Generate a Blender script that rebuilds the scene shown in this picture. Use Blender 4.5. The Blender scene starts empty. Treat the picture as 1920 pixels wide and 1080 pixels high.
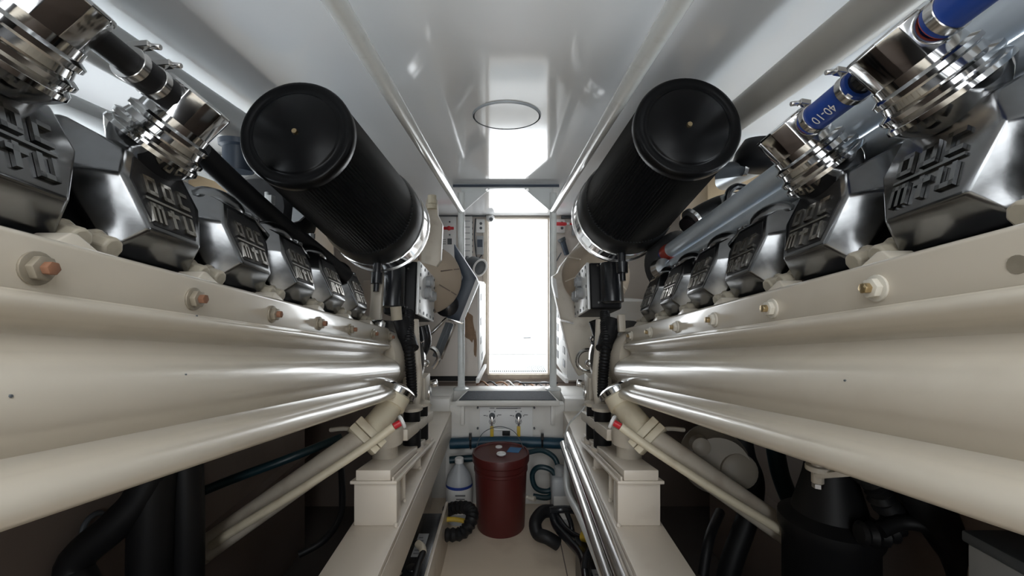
import bpy, bmesh, math, random
from mathutils import Vector, Matrix
random.seed(7)
scene = bpy.context.scene
C = scene.collection
PI = math.pi
# ------------------------------------------------------------------ camera
F, CX, CY = 810.0, 951.0, 538.0
cam_d = bpy.data.cameras.new('camera'); cam = bpy.data.objects.new('camera', cam_d); C.objects.link(cam)
cam_d.sensor_width = 36; cam_d.lens = F / 1920 * 36
cam_d.shift_x = (960 - CX) / 1920; cam_d.shift_y = -(540 - CY) / 1920
cam_d.clip_start = 0.02
cam.location = (0, 0, 0); cam.rotation_euler = (PI / 2, 0, 0)
scene.camera = cam
# ------------------------------------------------------------------ world, exposure
world = bpy.data.worlds.new('daylight'); scene.world = world; world.use_nodes = True
bg = world.node_tree.nodes['Background']
bg.inputs[0].default_value = (0.93, 0.97, 1.0, 1); bg.inputs[1].default_value = 3.0
vs = scene.view_settings
vs.view_transform = 'Standard'; vs.look = 'None'; vs.gamma = 1; vs.use_curve_mapping = False
vs.exposure = 1.0

def portal(name, loc, rot, sx, sy):
    l = bpy.data.lights.new(name, 'AREA'); l.shape = 'RECTANGLE'; l.size = sx; l.size_y = sy
    l.cycles.is_portal = True
    o = bpy.data.objects.new(name, l); C.objects.link(o); o.location = loc; o.rotation_euler = rot
portal('door_portal', (0.045, 4.08, -0.09), (-PI / 2, 0, 0), 0.6, 1.5)      # guides daylight sampling through the doorway
portal('added_hatch_portal', (0, -0.58, 0.70), (0, 0, 0), 1.1, 1.1)               # ceiling opening added behind the camera for overhead daylight
portal('added_aft_portal', (0, -1.45, -0.32), (PI / 2, 0, 0), 0.55, 1.8)             # opening added behind the camera to light the aisle
portal('port_portal_a', (-1.63, 1.55, 0.5), (0, -PI / 2, 0), 0.3, 0.8)
portal('added_port_portal', (1.63, 1.55, 0.5), (0, PI / 2, 0), 0.3, 0.8)

# ------------------------------------------------------------------ helpers
def W(px, py, d):                      # a point seen in a direction, at depth d metres
    return Vector(((px - CX) / F * d, d, (CY - py) / F * d))
TILT = math.atan(0.169); CT, ST = math.cos(TILT), math.sin(TILT)
def EM(x, s, h): return Vector((x, s * CT + h * ST, -s * ST + h * CT))       # engine frame -> world
def WE(p): return Vector((p[0], p[1] * CT - p[2] * ST, p[1] * ST + p[2] * CT))

def mat(name, col, rough=0.5, metal=0.0, var=0.0, vscale=8, bump=0.0, bscale=60, coat=0.0, dirt=None, dscale=3, damt=0.5, rvar=0.0, spec=0.5):
    m = bpy.data.materials.new(name); m.use_nodes = True
    nt = m.node_tree; b = nt.nodes['Principled BSDF']
    b.inputs['Base Color'].default_value = (*col, 1); b.inputs['Roughness'].default_value = rough
    b.inputs['Metallic'].default_value = metal; b.inputs['Coat Weight'].default_value = coat
    b.inputs['Coat Roughness'].default_value = 0.06; b.inputs['Specular IOR Level'].default_value = spec
    tc = nt.nodes.new('ShaderNodeTexCoord')
    def noise(sc, det=5):
        n = nt.nodes.new('ShaderNodeTexNoise'); n.inputs['Scale'].default_value = sc; n.inputs['Detail'].default_value = det
        nt.links.new(tc.outputs['Object'], n.inputs['Vector']); return n
    out = None
    if var > 0:
        n = noise(vscale); r = nt.nodes.new('ShaderNodeMix'); r.data_type = 'RGBA'
        r.inputs[6].default_value = (*[c * (1 - var) for c in col], 1); r.inputs[7].default_value = (*[min(1, c * (1 + var)) for c in col], 1)
        nt.links.new(n.outputs['Fac'], r.inputs[0]); out = r.outputs[2]
    if dirt:
        n = noise(dscale, 8); cr = nt.nodes.new('ShaderNodeValToRGB')
        cr.color_ramp.elements[0].position = 0.55; cr.color_ramp.elements[1].position = 0.78
        nt.links.new(n.outputs['Fac'], cr.inputs[0])
        ml = nt.nodes.new('ShaderNodeMath'); ml.operation = 'MULTIPLY'; ml.inputs[1].default_value = damt
        nt.links.new(cr.outputs[0], ml.inputs[0])
        r = nt.nodes.new('ShaderNodeMix'); r.data_type = 'RGBA'
        if out: nt.links.new(out, r.inputs[6])
        else: r.inputs[6].default_value = (*col, 1)
        r.inputs[7].default_value = (*dirt, 1); nt.links.new(ml.outputs[0], r.inputs[0]); out = r.outputs[2]
    if out: nt.links.new(out, b.inputs['Base Color'])
    if rvar > 0:
        n = noise(vscale * 1.7, 6); mr = nt.nodes.new('ShaderNodeMapRange')
        mr.inputs['To Min'].default_value = max(0.02, rough - rvar); mr.inputs['To Max'].default_value = rough + rvar
        nt.links.new(n.outputs['Fac'], mr.inputs['Value']); nt.links.new(mr.outputs[0], b.inputs['Roughness'])
    if bump > 0:
        n = noise(bscale); bp = nt.nodes.new('ShaderNodeBump'); bp.inputs['Strength'].default_value = bump; bp.inputs['Distance'].default_value = 0.004
        nt.links.new(n.outputs['Fac'], bp.inputs['Height']); nt.links.new(bp.outputs[0], b.inputs['Normal'])
    return m
M = {}
M['gel'] = mat('white_gelcoat', (0.84, 0.855, 0.87), 0.09, var=0.03, vscale=3, bump=0.010, bscale=7, coat=0.35)
M['gel_wall'] = mat('white_paint', (0.72, 0.70, 0.66), 0.35, var=0.05, vscale=5)
M['tan'] = mat('tan_paint', (0.55, 0.42, 0.27), 0.45, var=0.1, vscale=6)
M['hull'] = mat('grubby_shaded_hull_paint', (0.20, 0.155, 0.13), 0.55, var=0.18, vscale=4, dirt=(0.12, 0.08, 0.06), dscale=5, damt=0.5)  # grubby brown, also used to paint shade under the engines and on ribs
M['bilge'] = mat('shaded_bilge', (0.06, 0.05, 0.045), 0.5, var=0.3, vscale=5)  # dark colour paints the shade on the floor under the engines
M['floor'] = mat('cream_bilge_paint', (0.78, 0.66, 0.52), 0.4, var=0.06, vscale=4, dirt=(0.36, 0.26, 0.17), dscale=4, damt=0.45, bump=0.03)
M['stringer'] = mat('stringer_paint', (0.71, 0.64, 0.55), 0.36, var=0.05, vscale=6, dirt=(0.42, 0.33, 0.25), dscale=7, damt=0.4)
M['cream'] = mat('cream_engine_enamel', (0.66, 0.595, 0.495), 0.21, var=0.02, vscale=5, coat=0.35, dirt=(0.5, 0.43, 0.33), dscale=9, damt=0.3, bump=0.02, bscale=25, rvar=0.04)
M['cream2'] = mat('cream_plastic', (0.70, 0.63, 0.48), 0.42, var=0.05, vscale=12, dirt=(0.4, 0.28, 0.16), dscale=20, damt=0.4)
M['cream_mat'] = mat('cream_cast_enamel', (0.62, 0.56, 0.47), 0.4, var=0.06, vscale=12, dirt=(0.3, 0.22, 0.15), dscale=14, damt=0.45)
M['cast_tan'] = mat('tan_casting', (0.42, 0.34, 0.26), 0.42, var=0.08, vscale=10)
M['chrome'] = mat('polished_cast_aluminium', (0.25, 0.253, 0.257), 0.2, 1.0, var=0.2, vscale=30, dirt=(0.2, 0.19, 0.18), dscale=22, damt=0.6, rvar=0.08, bump=0.05, bscale=35)
M['chrome_hi'] = mat('bright_chrome', (0.60, 0.60, 0.60), 0.08, 1.0, var=0.1, vscale=20, rvar=0.05, bump=0.02, bscale=30)
M['panel'] = mat('black_reflection_panel', (0.012, 0.012, 0.013), 0.4, var=0.3, vscale=40, bump=0.1, bscale=90, spec=0.25)
M['letter'] = mat('letter_metal', (0.62, 0.59, 0.54), 0.25, 1.0, var=0.15, vscale=60)
M['block'] = mat('charcoal_casting', (0.045, 0.045, 0.047), 0.5, var=0.3, vscale=20, bump=0.1)
M['black'] = mat('black_rubber', (0.008, 0.008, 0.009), 0.5, var=0.2, vscale=25, spec=0.3)
M['black_gl'] = mat('black_enamel', (0.014, 0.015, 0.018), 0.22, var=0.2, vscale=25)
M['filter'] = mat('black_oiled_mesh', (0.009, 0.010, 0.011), 0.38, var=0.2, vscale=60, spec=0.6)
M['filtercap'] = mat('black_satin_cap', (0.003, 0.003, 0.0035), 0.3, spec=0.18)
M['blueblack'] = mat('blue_black_plate', (0.04, 0.055, 0.08), 0.4, var=0.15, vscale=15)
M['brass'] = mat('brass', (0.55, 0.42, 0.24), 0.3, 1.0)
M['steel'] = mat('stainless_steel', (0.68, 0.67, 0.66), 0.2, 1.0, var=0.08, vscale=12, rvar=0.06)
M['galv'] = mat('galvanised_pipe', (0.62, 0.68, 0.74), 0.28, 0.3, var=0.10, vscale=12)
M['rail'] = mat('cream_gloss_tube', (0.72, 0.74, 0.73), 0.16, var=0.05, vscale=14, coat=0.5, dirt=(0.5, 0.5, 0.47), dscale=30, damt=0.4)
M['pipe'] = mat('grey_pipe_paint', (0.50, 0.47, 0.42), 0.38, var=0.06, vscale=8)
M['pipe_w'] = mat('white_pipe_paint', (0.68, 0.70, 0.70), 0.35, var=0.04, vscale=8)
M['nut'] = mat('painted_nut', (0.62, 0.58, 0.50), 0.42, var=0.12, vscale=40)
M['boltcream'] = mat('grimy_cream_bolt', (0.46, 0.41, 0.32), 0.4, var=0.25, vscale=50, dirt=(0.15, 0.12, 0.09), dscale=40, damt=0.6)
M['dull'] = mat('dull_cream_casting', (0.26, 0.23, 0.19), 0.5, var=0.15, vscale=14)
M['rust'] = mat('rusty_stud', (0.22, 0.10, 0.055), 0.7, var=0.35, vscale=80)
M['grime'] = mat('stained_nut', (0.30, 0.26, 0.20), 0.45, 0.3, var=0.3, vscale=60)
M['blue'] = mat('blue_silicone', (0.012, 0.055, 0.30), 0.38, var=0.1, vscale=30)
M['redrim'] = mat('red_silicone', (0.42, 0.06, 0.04), 0.4)
M['white'] = mat('white_plastic', (0.78, 0.78, 0.77), 0.4, var=0.03, vscale=10)
M['plate'] = mat('polished_white_plate', (0.82, 0.83, 0.83), 0.28, 0.15, var=0.05, vscale=14)
M['print'] = mat('white_print', (0.85, 0.85, 0.85), 0.5)
M['ink'] = mat('grey_print', (0.16, 0.16, 0.17), 0.5)
M['bucket'] = mat('oxblood_plastic', (0.085, 0.011, 0.010), 0.42, var=0.15, vscale=10, bump=0.03)
M['bluetape'] = mat('blue_tape', (0.03, 0.16, 0.36), 0.5)
M['jug'] = mat('milky_plastic', (0.42, 0.44, 0.46), 0.4, var=0.06, vscale=10)
M['jugblue'] = mat('blue_label_band', (0.02, 0.05, 0.26), 0.4)
M['teal'] = mat('blue_green_hose', (0.008, 0.032, 0.042), 0.4, var=0.2, vscale=15)
M['bluepipe'] = mat('blue_pipe_paint', (0.010, 0.05, 0.085), 0.4, var=0.2, vscale=12)
M['yellow'] = mat('yellow_plastic', (0.62, 0.42, 0.04), 0.45, var=0.1, vscale=30)
M['copper'] = mat('copper_wire_loom', (0.45, 0.23, 0.12), 0.45, var=0.2, vscale=20)
M['red'] = mat('red_plastic', (0.55, 0.02, 0.03), 0.35)
M['grey'] = mat('grey_plastic', (0.36, 0.37, 0.38), 0.45, var=0.06, vscale=10)
M['dkgrey'] = mat('dark_grey_plastic', (0.09, 0.1, 0.11), 0.45, var=0.1, vscale=10)
M['tread'] = mat('non_slip_pad', (0.022, 0.028, 0.038), 0.75, var=0.5, vscale=45, bump=0.6, bscale=120, spec=0.2)
M['grate'] = mat('pale_grating', (0.30, 0.34, 0.36), 0.4)
M['cab'] = mat('stained_cabinet_paint', (0.66, 0.60, 0.55), 0.45, var=0.03, vscale=5)
M['stain'] = mat('flaked_brown_patch', (0.24, 0.15, 0.09), 0.7, var=0.4, vscale=25, bump=0.3)
M['deck'] = mat('white_deck', (0.55, 0.56, 0.56), 0.4)
M['tape'] = mat('beige_tape', (0.50, 0.44, 0.34), 0.6)
M['oilcap'] = mat('silver_filter_cap', (0.6, 0.6, 0.6), 0.2, 1.0)
em = bpy.data.materials.new('added_fill_light'); em.use_nodes = True; M['tube'] = em
_b = em.node_tree.nodes['Principled BSDF']; _b.inputs['Emission Color'].default_value = (.86, .94, 1, 1); _b.inputs['Emission Strength'].default_value = 6.5
gm = bpy.data.materials.new('port_glass'); gm.use_nodes = True; M['glass'] = gm
nt = gm.node_tree; nt.nodes.remove(nt.nodes['Principled BSDF'])
tr = nt.nodes.new('ShaderNodeBsdfTransparent'); gl = nt.nodes.new('ShaderNodeBsdfGlossy'); gl.inputs['Roughness'].default_value = 0.05
mx = nt.nodes.new('ShaderNodeMixShader'); fr = nt.nodes.new('ShaderNodeFresnel')
nt.links.new(fr.outputs[0], mx.inputs[0]); nt.links.new(tr.outputs[0], mx.inputs[1]); nt.links.new(gl.outputs[0], mx.inputs[2])
nt.links.new(mx.outputs[0], nt.nodes['Material Output'].inputs[0])

def basis(d):
    d = Vector(d).normalized()
    u = Vector((0, 0, 1)) if abs(d.z) < 0.9 else Vector((1, 0, 0))
    a = d.cross(u).normalized(); b = a.cross(d).normalized()
    return d, a, b

class MB:
    def __init__(self): self.v = []; self.f = []
    def add(self, vs, fs):
        o = len(self.v); self.v += [Vector(p) for p in vs]; self.f += [[i + o for i in f] for f in fs]; return self
    def box(self, lo, hi):
        x0, y0, z0 = lo; x1, y1, z1 = hi
        return self.add([(x0,y0,z0),(x1,y0,z0),(x1,y1,z0),(x0,y1,z0),(x0,y0,z1),(x1,y0,z1),(x1,y1,z1),(x0,y1,z1)],
                        [(0,3,2,1),(4,5,6,7),(0,1,5,4),(1,2,6,5),(2,3,7,6),(3,0,4,7)])
    def obox(self, c, ex, ey, ez):      # centre and three half-edge vectors
        c = Vector(c); ex, ey, ez = Vector(ex), Vector(ey), Vector(ez)
        return self.add([c + a*ex + b*ey + g*ez for g in (-1,1) for a, b in ((-1,-1),(1,-1),(1,1),(-1,1))],
                        [(0,3,2,1),(4,5,6,7),(0,1,5,4),(1,2,6,5),(2,3,7,6),(3,0,4,7)])
    def beam(self, a, b, w, h, up=(0,0,1)):
        a, b = Vector(a), Vector(b); d = (b - a); L = d.length; d.normalize()
        s = d.cross(Vector(up)).normalized(); u = s.cross(d)
        return self.obox((a + b) / 2, d * L / 2, s * w / 2, u * h / 2)
    def rings(self, rings, cap=True):
        n = len(rings[0]); o = len(self.v)
        for r in rings: self.v += [Vector(p) for p in r]
        for i in range(len(rings) - 1):
            for j in range(n):
                k = (j + 1) % n
                self.f.append([o+i*n+j, o+i*n+k, o+(i+1)*n+k, o+(i+1)*n+j])
        if cap:
            self.f.append([o + j for j in range(n)][::-1]); self.f.append([o + (len(rings)-1)*n + j for j in range(n)])
        return self
    def lathe(self, prof, org, axis, n=24, ph=0.0, cap=True, sweep=None):
        d, a, b = basis(axis); org = Vector(org); R = []
        for l, r in prof:
            R.append([org + d*l + (a*math.cos(ph + 2*PI*j/n) + b*math.sin(ph + 2*PI*j/n)) * max(r, 1e-4) for j in range(n)])
        return self.rings(R, cap)
    def cyl(self, a, b, r0, r1=None, n=16, ph=0.0):
        a, b = Vector(a), Vector(b); r1 = r0 if r1 is None else r1
        return self.lathe([(0, r0), ((b-a).length, r1)], a, b - a, n, ph)
    def tube(self, pts, r, n=12, sub=6, rib=0.0, cap=True):
        P = [Vector(p) for p in pts]
        if len(P) > 2 and sub > 1:
            Q = []
            for i in range(len(P) - 1):
                p0 = P[max(i-1,0)]; p1 = P[i]; p2 = P[i+1]; p3 = P[min(i+2,len(P)-1)]
                for k in range(sub):
                    t = k / sub
                    Q.append(0.5*((2*p1)+(p2-p0)*t+(2*p0-5*p1+4*p2-p3)*t*t+(3*p1-p0-3*p2+p3)*t**3))
            Q.append(P[-1]); P = Q
        if rib > 0:
            Q = []
            for i in range(len(P)-1):
                m = max(1, int((P[i+1]-P[i]).length / (rib*1.6)))
                for k in range(m): Q.append(P[i].lerp(P[i+1], k/m))
            Q.append(P[-1]); P = Q
        d, a, b = basis(P[1] - P[0]); R = []
        for i, p in enumerate(P):
            t = (P[min(i+1,len(P)-1)] - P[max(i-1,0)]).normalized()
            a = (a - t*a.dot(t)).normalized(); b = t.cross(a)
            rr = r[min(i, len(r)-1)] if isinstance(r, (list,tuple)) else r
            if rib > 0: rr += rib*0.5*(1 if i % 2 else -1)
            R.append([p + (a*math.cos(2*PI*j/n) + b*math.sin(2*PI*j/n))*rr for j in range(n)])
        return self.rings(R, cap)
    def prism(self, poly, vec):
        n = len(poly); P = [Vector(p) for p in poly]; v = Vector(vec)
        return self.add(P + [p + v for p in P], [list(range(n))[::-1], list(range(n, 2*n))] + [[i,(i+1)%n,n+(i+1)%n,n+i] for i in range(n)])
    def torus(self, c, axis, R, r, n=28, m=10):
        d, a, b = basis(axis); c = Vector(c); rings = []
        for i in range(n):
            t = 2*PI*i/n; e = a*math.cos(t) + b*math.sin(t)
            rings.append([c + e*(R + r*math.cos(2*PI*j/m)) + d*r*math.sin(2*PI*j/m) for j in range(m)])
        o = len(self.v)
        for q in rings: self.v += q
        for i in range(n):
            for j in range(m):
                self.f.append([o+i*m+j, o+i*m+(j+1)%m, o+((i+1)%n)*m+(j+1)%m, o+((i+1)%n)*m+j])
        return self
    def sphere(self, c, r, n=16, m=8, sc=(1,1,1)):
        c = Vector(c); R = []
        for i in range(m+1):
            t = PI*(0.02 + 0.96*i/m); R.append([c + Vector((r*sc[0]*math.sin(t)*math.cos(2*PI*j/n), r*sc[1]*math.sin(t)*math.sin(2*PI*j/n), -r*sc[2]*math.cos(t))) for j in range(n)])
        return self.rings(R)
    def xf(self, fn): self.v = [Vector(fn(p)) for p in self.v]; return self
    def mesh(self, name, m, bevel=0.0, seg=2, smooth=35, ang=28):
        me = bpy.data.meshes.new(name)
        bm = bmesh.new(); vv = [bm.verts.new(p) for p in self.v]
        for f in self.f:
            try: bm.faces.new([vv[i] for i in f])
            except ValueError: pass
        bmesh.ops.remove_doubles(bm, verts=bm.verts, dist=1e-6)
        bmesh.ops.recalc_face_normals(bm, faces=bm.faces)
        if bevel > 0:
            es = [e for e in bm.edges if len(e.link_faces) == 2 and e.calc_face_angle(0) > math.radians(ang)]
            bmesh.ops.bevel(bm, geom=es, offset=bevel, offset_type='OFFSET', segments=seg, profile=0.5, affect='EDGES', clamp_overlap=True)
        bm.to_mesh(me); bm.free()
        me.materials.append(M[m] if isinstance(m, str) else m)
        me.shade_smooth(); me.set_sharp_from_angle(angle=math.radians(smooth))
        return me
ORG = {}
def part(name, mb, m, parent, **k):                     # child mesh; coordinates are those of the parent's own frame
    me = mb if isinstance(mb, bpy.types.Mesh) else mb.mesh(name, m, **k)
    o = bpy.data.objects.new(name, me); C.objects.link(o); o.parent = parent
    if parent in ORG: o.location = -ORG[parent]
    return o
def shared(name, me, parent, loc, rot=(0,0,0)):
    o = bpy.data.objects.new(name, me); C.objects.link(o); o.parent = parent
    o.location = Vector(loc) - ORG.get(parent, Vector((0,0,0))); o.rotation_euler = rot
    return o
def thing(name, label, cat, loc, group=None, rot=(0,0,0)):
    o = bpy.data.objects.new(name, None); C.objects.link(o); o.location = loc; o.rotation_euler = rot; o.empty_display_size = 0.05
    o['label'] = label; o['category'] = cat
    if group: o['group'] = group
    ORG[o] = Vector(loc); return o
def solo(name, mb, m, label, cat, group=None, kind=None, **k):
    xs = [p.x for p in mb.v]; ys = [p.y for p in mb.v]; zs = [p.z for p in mb.v]
    c = Vector(((min(xs)+max(xs))/2, (min(ys)+max(ys))/2, min(zs)))
    mb.v = [p - c for p in mb.v]
    o = bpy.data.objects.new(name, mb.mesh(name, m, **k)); C.objects.link(o); o.location = c
    if label: o['label'] = label
    if cat: o['category'] = cat
    if group: o['group'] = group
    if kind: o['kind'] = kind
    ORG[o] = c; return o
def struct(name, mb, m, label=None, **k): return solo(name, mb, m, label, None, None, 'structure', **k)

def text_mb(txt, size, fn, depth=0.0):                  # flat lettering mapped by fn(a, b) -> point
    cu = bpy.data.curves.new('lettering_curve', 'FONT'); cu.body = txt; cu.size = size; cu.align_x = 'CENTER'; cu.align_y = 'CENTER'
    cu.resolution_u = 3
    ob = bpy.data.objects.new('lettering_tmp', cu); C.objects.link(ob)
    dg = bpy.context.evaluated_depsgraph_get(); me = bpy.data.meshes.new_from_object(ob.evaluated_get(dg))
    mb = MB(); mb.v = [Vector(fn(v.co.x, v.co.y)) for v in me.vertices]; mb.f = [list(p.vertices) for p in me.polygons]
    bpy.data.objects.remove(ob); bpy.data.curves.remove(cu); bpy.data.meshes.remove(me)
    return mb

# ------------------------------------------------------------------ room shell
HC = 0.658          # ceiling above the lens
ZF = -1.27          # bilge floor below the lens
ZW = 4.0            # door bulkhead
mb = MB()
mb.box((-1.65, 0.0, HC), (1.65, ZW + .02, HC + .06))
mb.box((-1.65, -1.4, HC), (-.5, 0.0, HC + .06)); mb.box((.5, -1.4, HC), (1.65, 0.0, HC + .06))
mb.box((-.5, -.08, HC), (.5, 0.0, HC + .06)); mb.box((-.5, -1.4, HC), (.5, -1.08, HC + .06))
struct('ceiling', mb, 'gel')
struct('floor', MB().box((-.47, -1.4, ZF - .05), (.47, 2.6, ZF)), 'floor')
struct('floor_left', MB().box((-1.65, -1.4, ZF - .05), (-.47, 2.6, ZF)), 'bilge'); struct('floor_right', MB().box((.47, -1.4, ZF - .05), (1.65, 2.6, ZF)), 'bilge')  # outboard strips coloured dark for the shade beneath the engines
wy0, wy1, wz0, wz1 = 1.15, 1.95, .36, .62
for sg, nm in ((-1, 'left'), (1, 'right')):
    mb = MB(); a, b = sorted((sg*1.60, sg*1.66))
    mb.box((a, -1.4, ZF), (b, wy0, HC)); mb.box((a, wy1, ZF), (b, ZW + .1, HC))
    mb.box((a, wy0, ZF), (b, wy1, wz0)); mb.box((a, wy0, wz1), (b, wy1, HC))
    struct('wall_' + nm, mb, 'gel_wall')
    w = bpy.data.objects.new('window_1' if sg < 0 else 'added_window_2', MB().box((sg*1.628-.003, wy0, wz0), (sg*1.628+.003, wy1, wz1)).mesh('pane', 'glass'))  # right window added to bring more daylight onto the ceiling
    C.objects.link(w); w['kind'] = 'structure'
    fr_ = MB()
    for lo, hi in (((wy0-.03, wz0-.03), (wy1+.03, wz0)), ((wy0-.03, wz1), (wy1+.03, wz1+.03)), ((wy0-.03, wz0), (wy0, wz1)), ((wy1, wz0), (wy1+.03, wz1))):
        x0, x1 = sorted((sg*1.585, sg*1.60)); fr_.box((x0, lo[0], lo[1]), (x1, hi[0], hi[1]))
    part('window_frame', fr_, 'white', w, bevel=.003)
mb = MB().box((-1.66, -1.46, ZF), (-.25, -1.4, HC)).box((.25, -1.46, ZF), (1.66, -1.4, HC)).box((-.75, -1.46, .55), (.75, -1.4, HC)).box((-.75, -1.46, ZF), (.75, -1.4, -1.2))
for sg, nm in ((-1, 'left'), (1, 'right')):
    for y0, y1, wh in ((-.6, .6, 'near'), (.85, 1.78, 'far')):
        t = thing('added_fill_lamp', '%s fill lamp added on the hull side, out of view behind the %s engine' % (wh, nm), 'lamp', (sg*1.6, (y0+y1)/2, -.06))  # lamps added out of view to brighten the ceiling
        a, b = sorted((sg*1.57, sg*1.60)); part('lamp_housing', MB().box((a, y0, -.06), (b, y1, .11)), 'white', t, bevel=.004)
        a, b = sorted((sg*1.53, sg*1.57)); part('lamp_diffuser', MB().box((a, y0+.02, -.05), (b, y1-.02, .10)), 'tube', t, bevel=.01)
struct('wall_back', mb, 'block')          # unseen, dark for the chrome reflections; opening added to light the aisle
# door bulkhead, an opening in it onto the daylit deck
DX0, DX1, DZ0, DZ1 = -.168, .375, -.80, .625
mb = MB()
mb.box((-1.66, ZW, -1.27), (DX0, ZW + .06, HC)); mb.box((DX1, ZW, -1.27), (1.66, ZW + .06, HC))
mb.box((DX0, ZW, DZ1), (DX1, ZW + .06, HC)); mb.box((DX0, ZW, -1.27), (DX1, ZW + .06, DZ0))
struct('wall_front', mb, 'cab')
mb = MB()
mb.box((DX0-.055, ZW-.022, DZ0), (DX0-.012, ZW, DZ1+.01)); mb.box((DX1+.012, ZW-.022, DZ0), (DX1+.05, ZW, DZ1+.01))
mb.box((DX0-.012, ZW-.02, DZ0-.05), (DX1+.012, ZW, DZ0-.006)); mb.box((DX0-.012, ZW-.02, DZ1+.004), (DX1+.012, ZW, DZ1+.02))
struct('trim_1', mb, 'cream_mat', bevel=.004)
# deck outside the doorway
struct('deck', MB().box((-.6, ZW + .06, -.86), (.8, 5.6, -.80)), 'deck')
struct('deck_coaming', MB().box((-.6, 5.1, -.80), (.8, 5.3, -.60)), 'deck', bevel=.01)
mb = MB()
for i in range(28): mb.box((DX0+.002+i*.0194, ZW+.075, -.80), (DX0+.012+i*.0194, ZW+.42, -.788))
solo('threshold_grating', mb, 'grate', 'pale ribbed grating just outside the bright doorway', 'grating')
# lower sole under the doorway and the transverse beam that carries the step
struct('floor_lower', MB().box((-1.65, 2.6, -.92), (1.65, ZW, -.88)), 'hull')
BZ = -.654
struct('bulkhead_center', MB().box((-.36, 2.53, ZF-.04), (.36, 2.61, -.690)), 'gel_wall')
struct('bulkhead_beam', MB().box((-.34, 2.725, ZF-.04), (.34, 2.86, BZ)), 'gel_wall', bevel=.008)
for sg in (-1, 1):
    a, b = sorted((sg*.335, sg*1.6))
    struct('bulkhead_left' if sg < 0 else 'bulkhead_right', MB().box((a, 2.60, ZF-.04), (b, 2.86, BZ)).box((a, 2.52, -.735), (b, 2.601, BZ)), 'gel_wall', bevel=.006)
for sg in (-1, 1): struct('bulkhead_shade_left' if sg < 0 else 'bulkhead_shade_right', MB().box((min(sg*.48, sg*1.6), 2.50, ZF), (max(sg*.48, sg*1.6), 2.519, -.66)), 'hull')  # dark sheets added to paint the shade behind the engine beds

for sg, nm in ((-1, 'left'), (1, 'right')):      # outboard tank fronts behind the engines
    t = thing('fuel_tank', 'tan painted tank face behind the %s engine, below the ceiling edge' % nm, 'tank', (sg*1.3, 2.4, -.6))
    a, b = sorted((sg*1.0, sg*1.6))
    part('tank_body', MB().box((a, 2.16, -.65), (b, 2.5, .575)), 'tan', t, bevel=.012)
    part('tank_top', MB().box((a, 2.12, .585), (b, 2.52, .648)), 'gel_wall', t, bevel=.006)
    s = MB().box((a, 2.135, .56), (b, 2.16, .578)); part('trim_strip', s, 'pipe_w', t)
    sh = MB().prism([(sg*1.19, -1.35*CT, 1.35*ST-.13), (sg*1.60, -1.35*CT, 1.35*ST-.13), (sg*1.60, -1.35*CT, 1.35*ST-.10), (sg*1.19, -1.35*CT, 1.35*ST-.10)], (0, 3.5*CT, -3.5*ST))
    struct('light_blocker_' + nm, sh, 'hull')  # unseen shelf added to keep light from getting under the engines
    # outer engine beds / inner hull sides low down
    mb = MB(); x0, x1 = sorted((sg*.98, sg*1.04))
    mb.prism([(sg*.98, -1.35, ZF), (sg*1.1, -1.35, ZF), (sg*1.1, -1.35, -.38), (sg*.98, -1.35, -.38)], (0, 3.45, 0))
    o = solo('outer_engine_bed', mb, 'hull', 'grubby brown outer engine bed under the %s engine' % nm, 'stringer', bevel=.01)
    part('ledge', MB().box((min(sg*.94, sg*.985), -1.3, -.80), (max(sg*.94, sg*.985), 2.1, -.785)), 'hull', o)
    part('fitting_ring', MB().torus((sg*.975, 1.02 if sg < 0 else 1.12, -.565 if sg < 0 else -.50), (1,0,0), .028, .006), 'dkgrey', o)
    if sg < 0: part('plug', MB().cyl((sg*.985, 1.10, -.49), (sg*.972, 1.10, -.49), .011), 'black', o)

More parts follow.
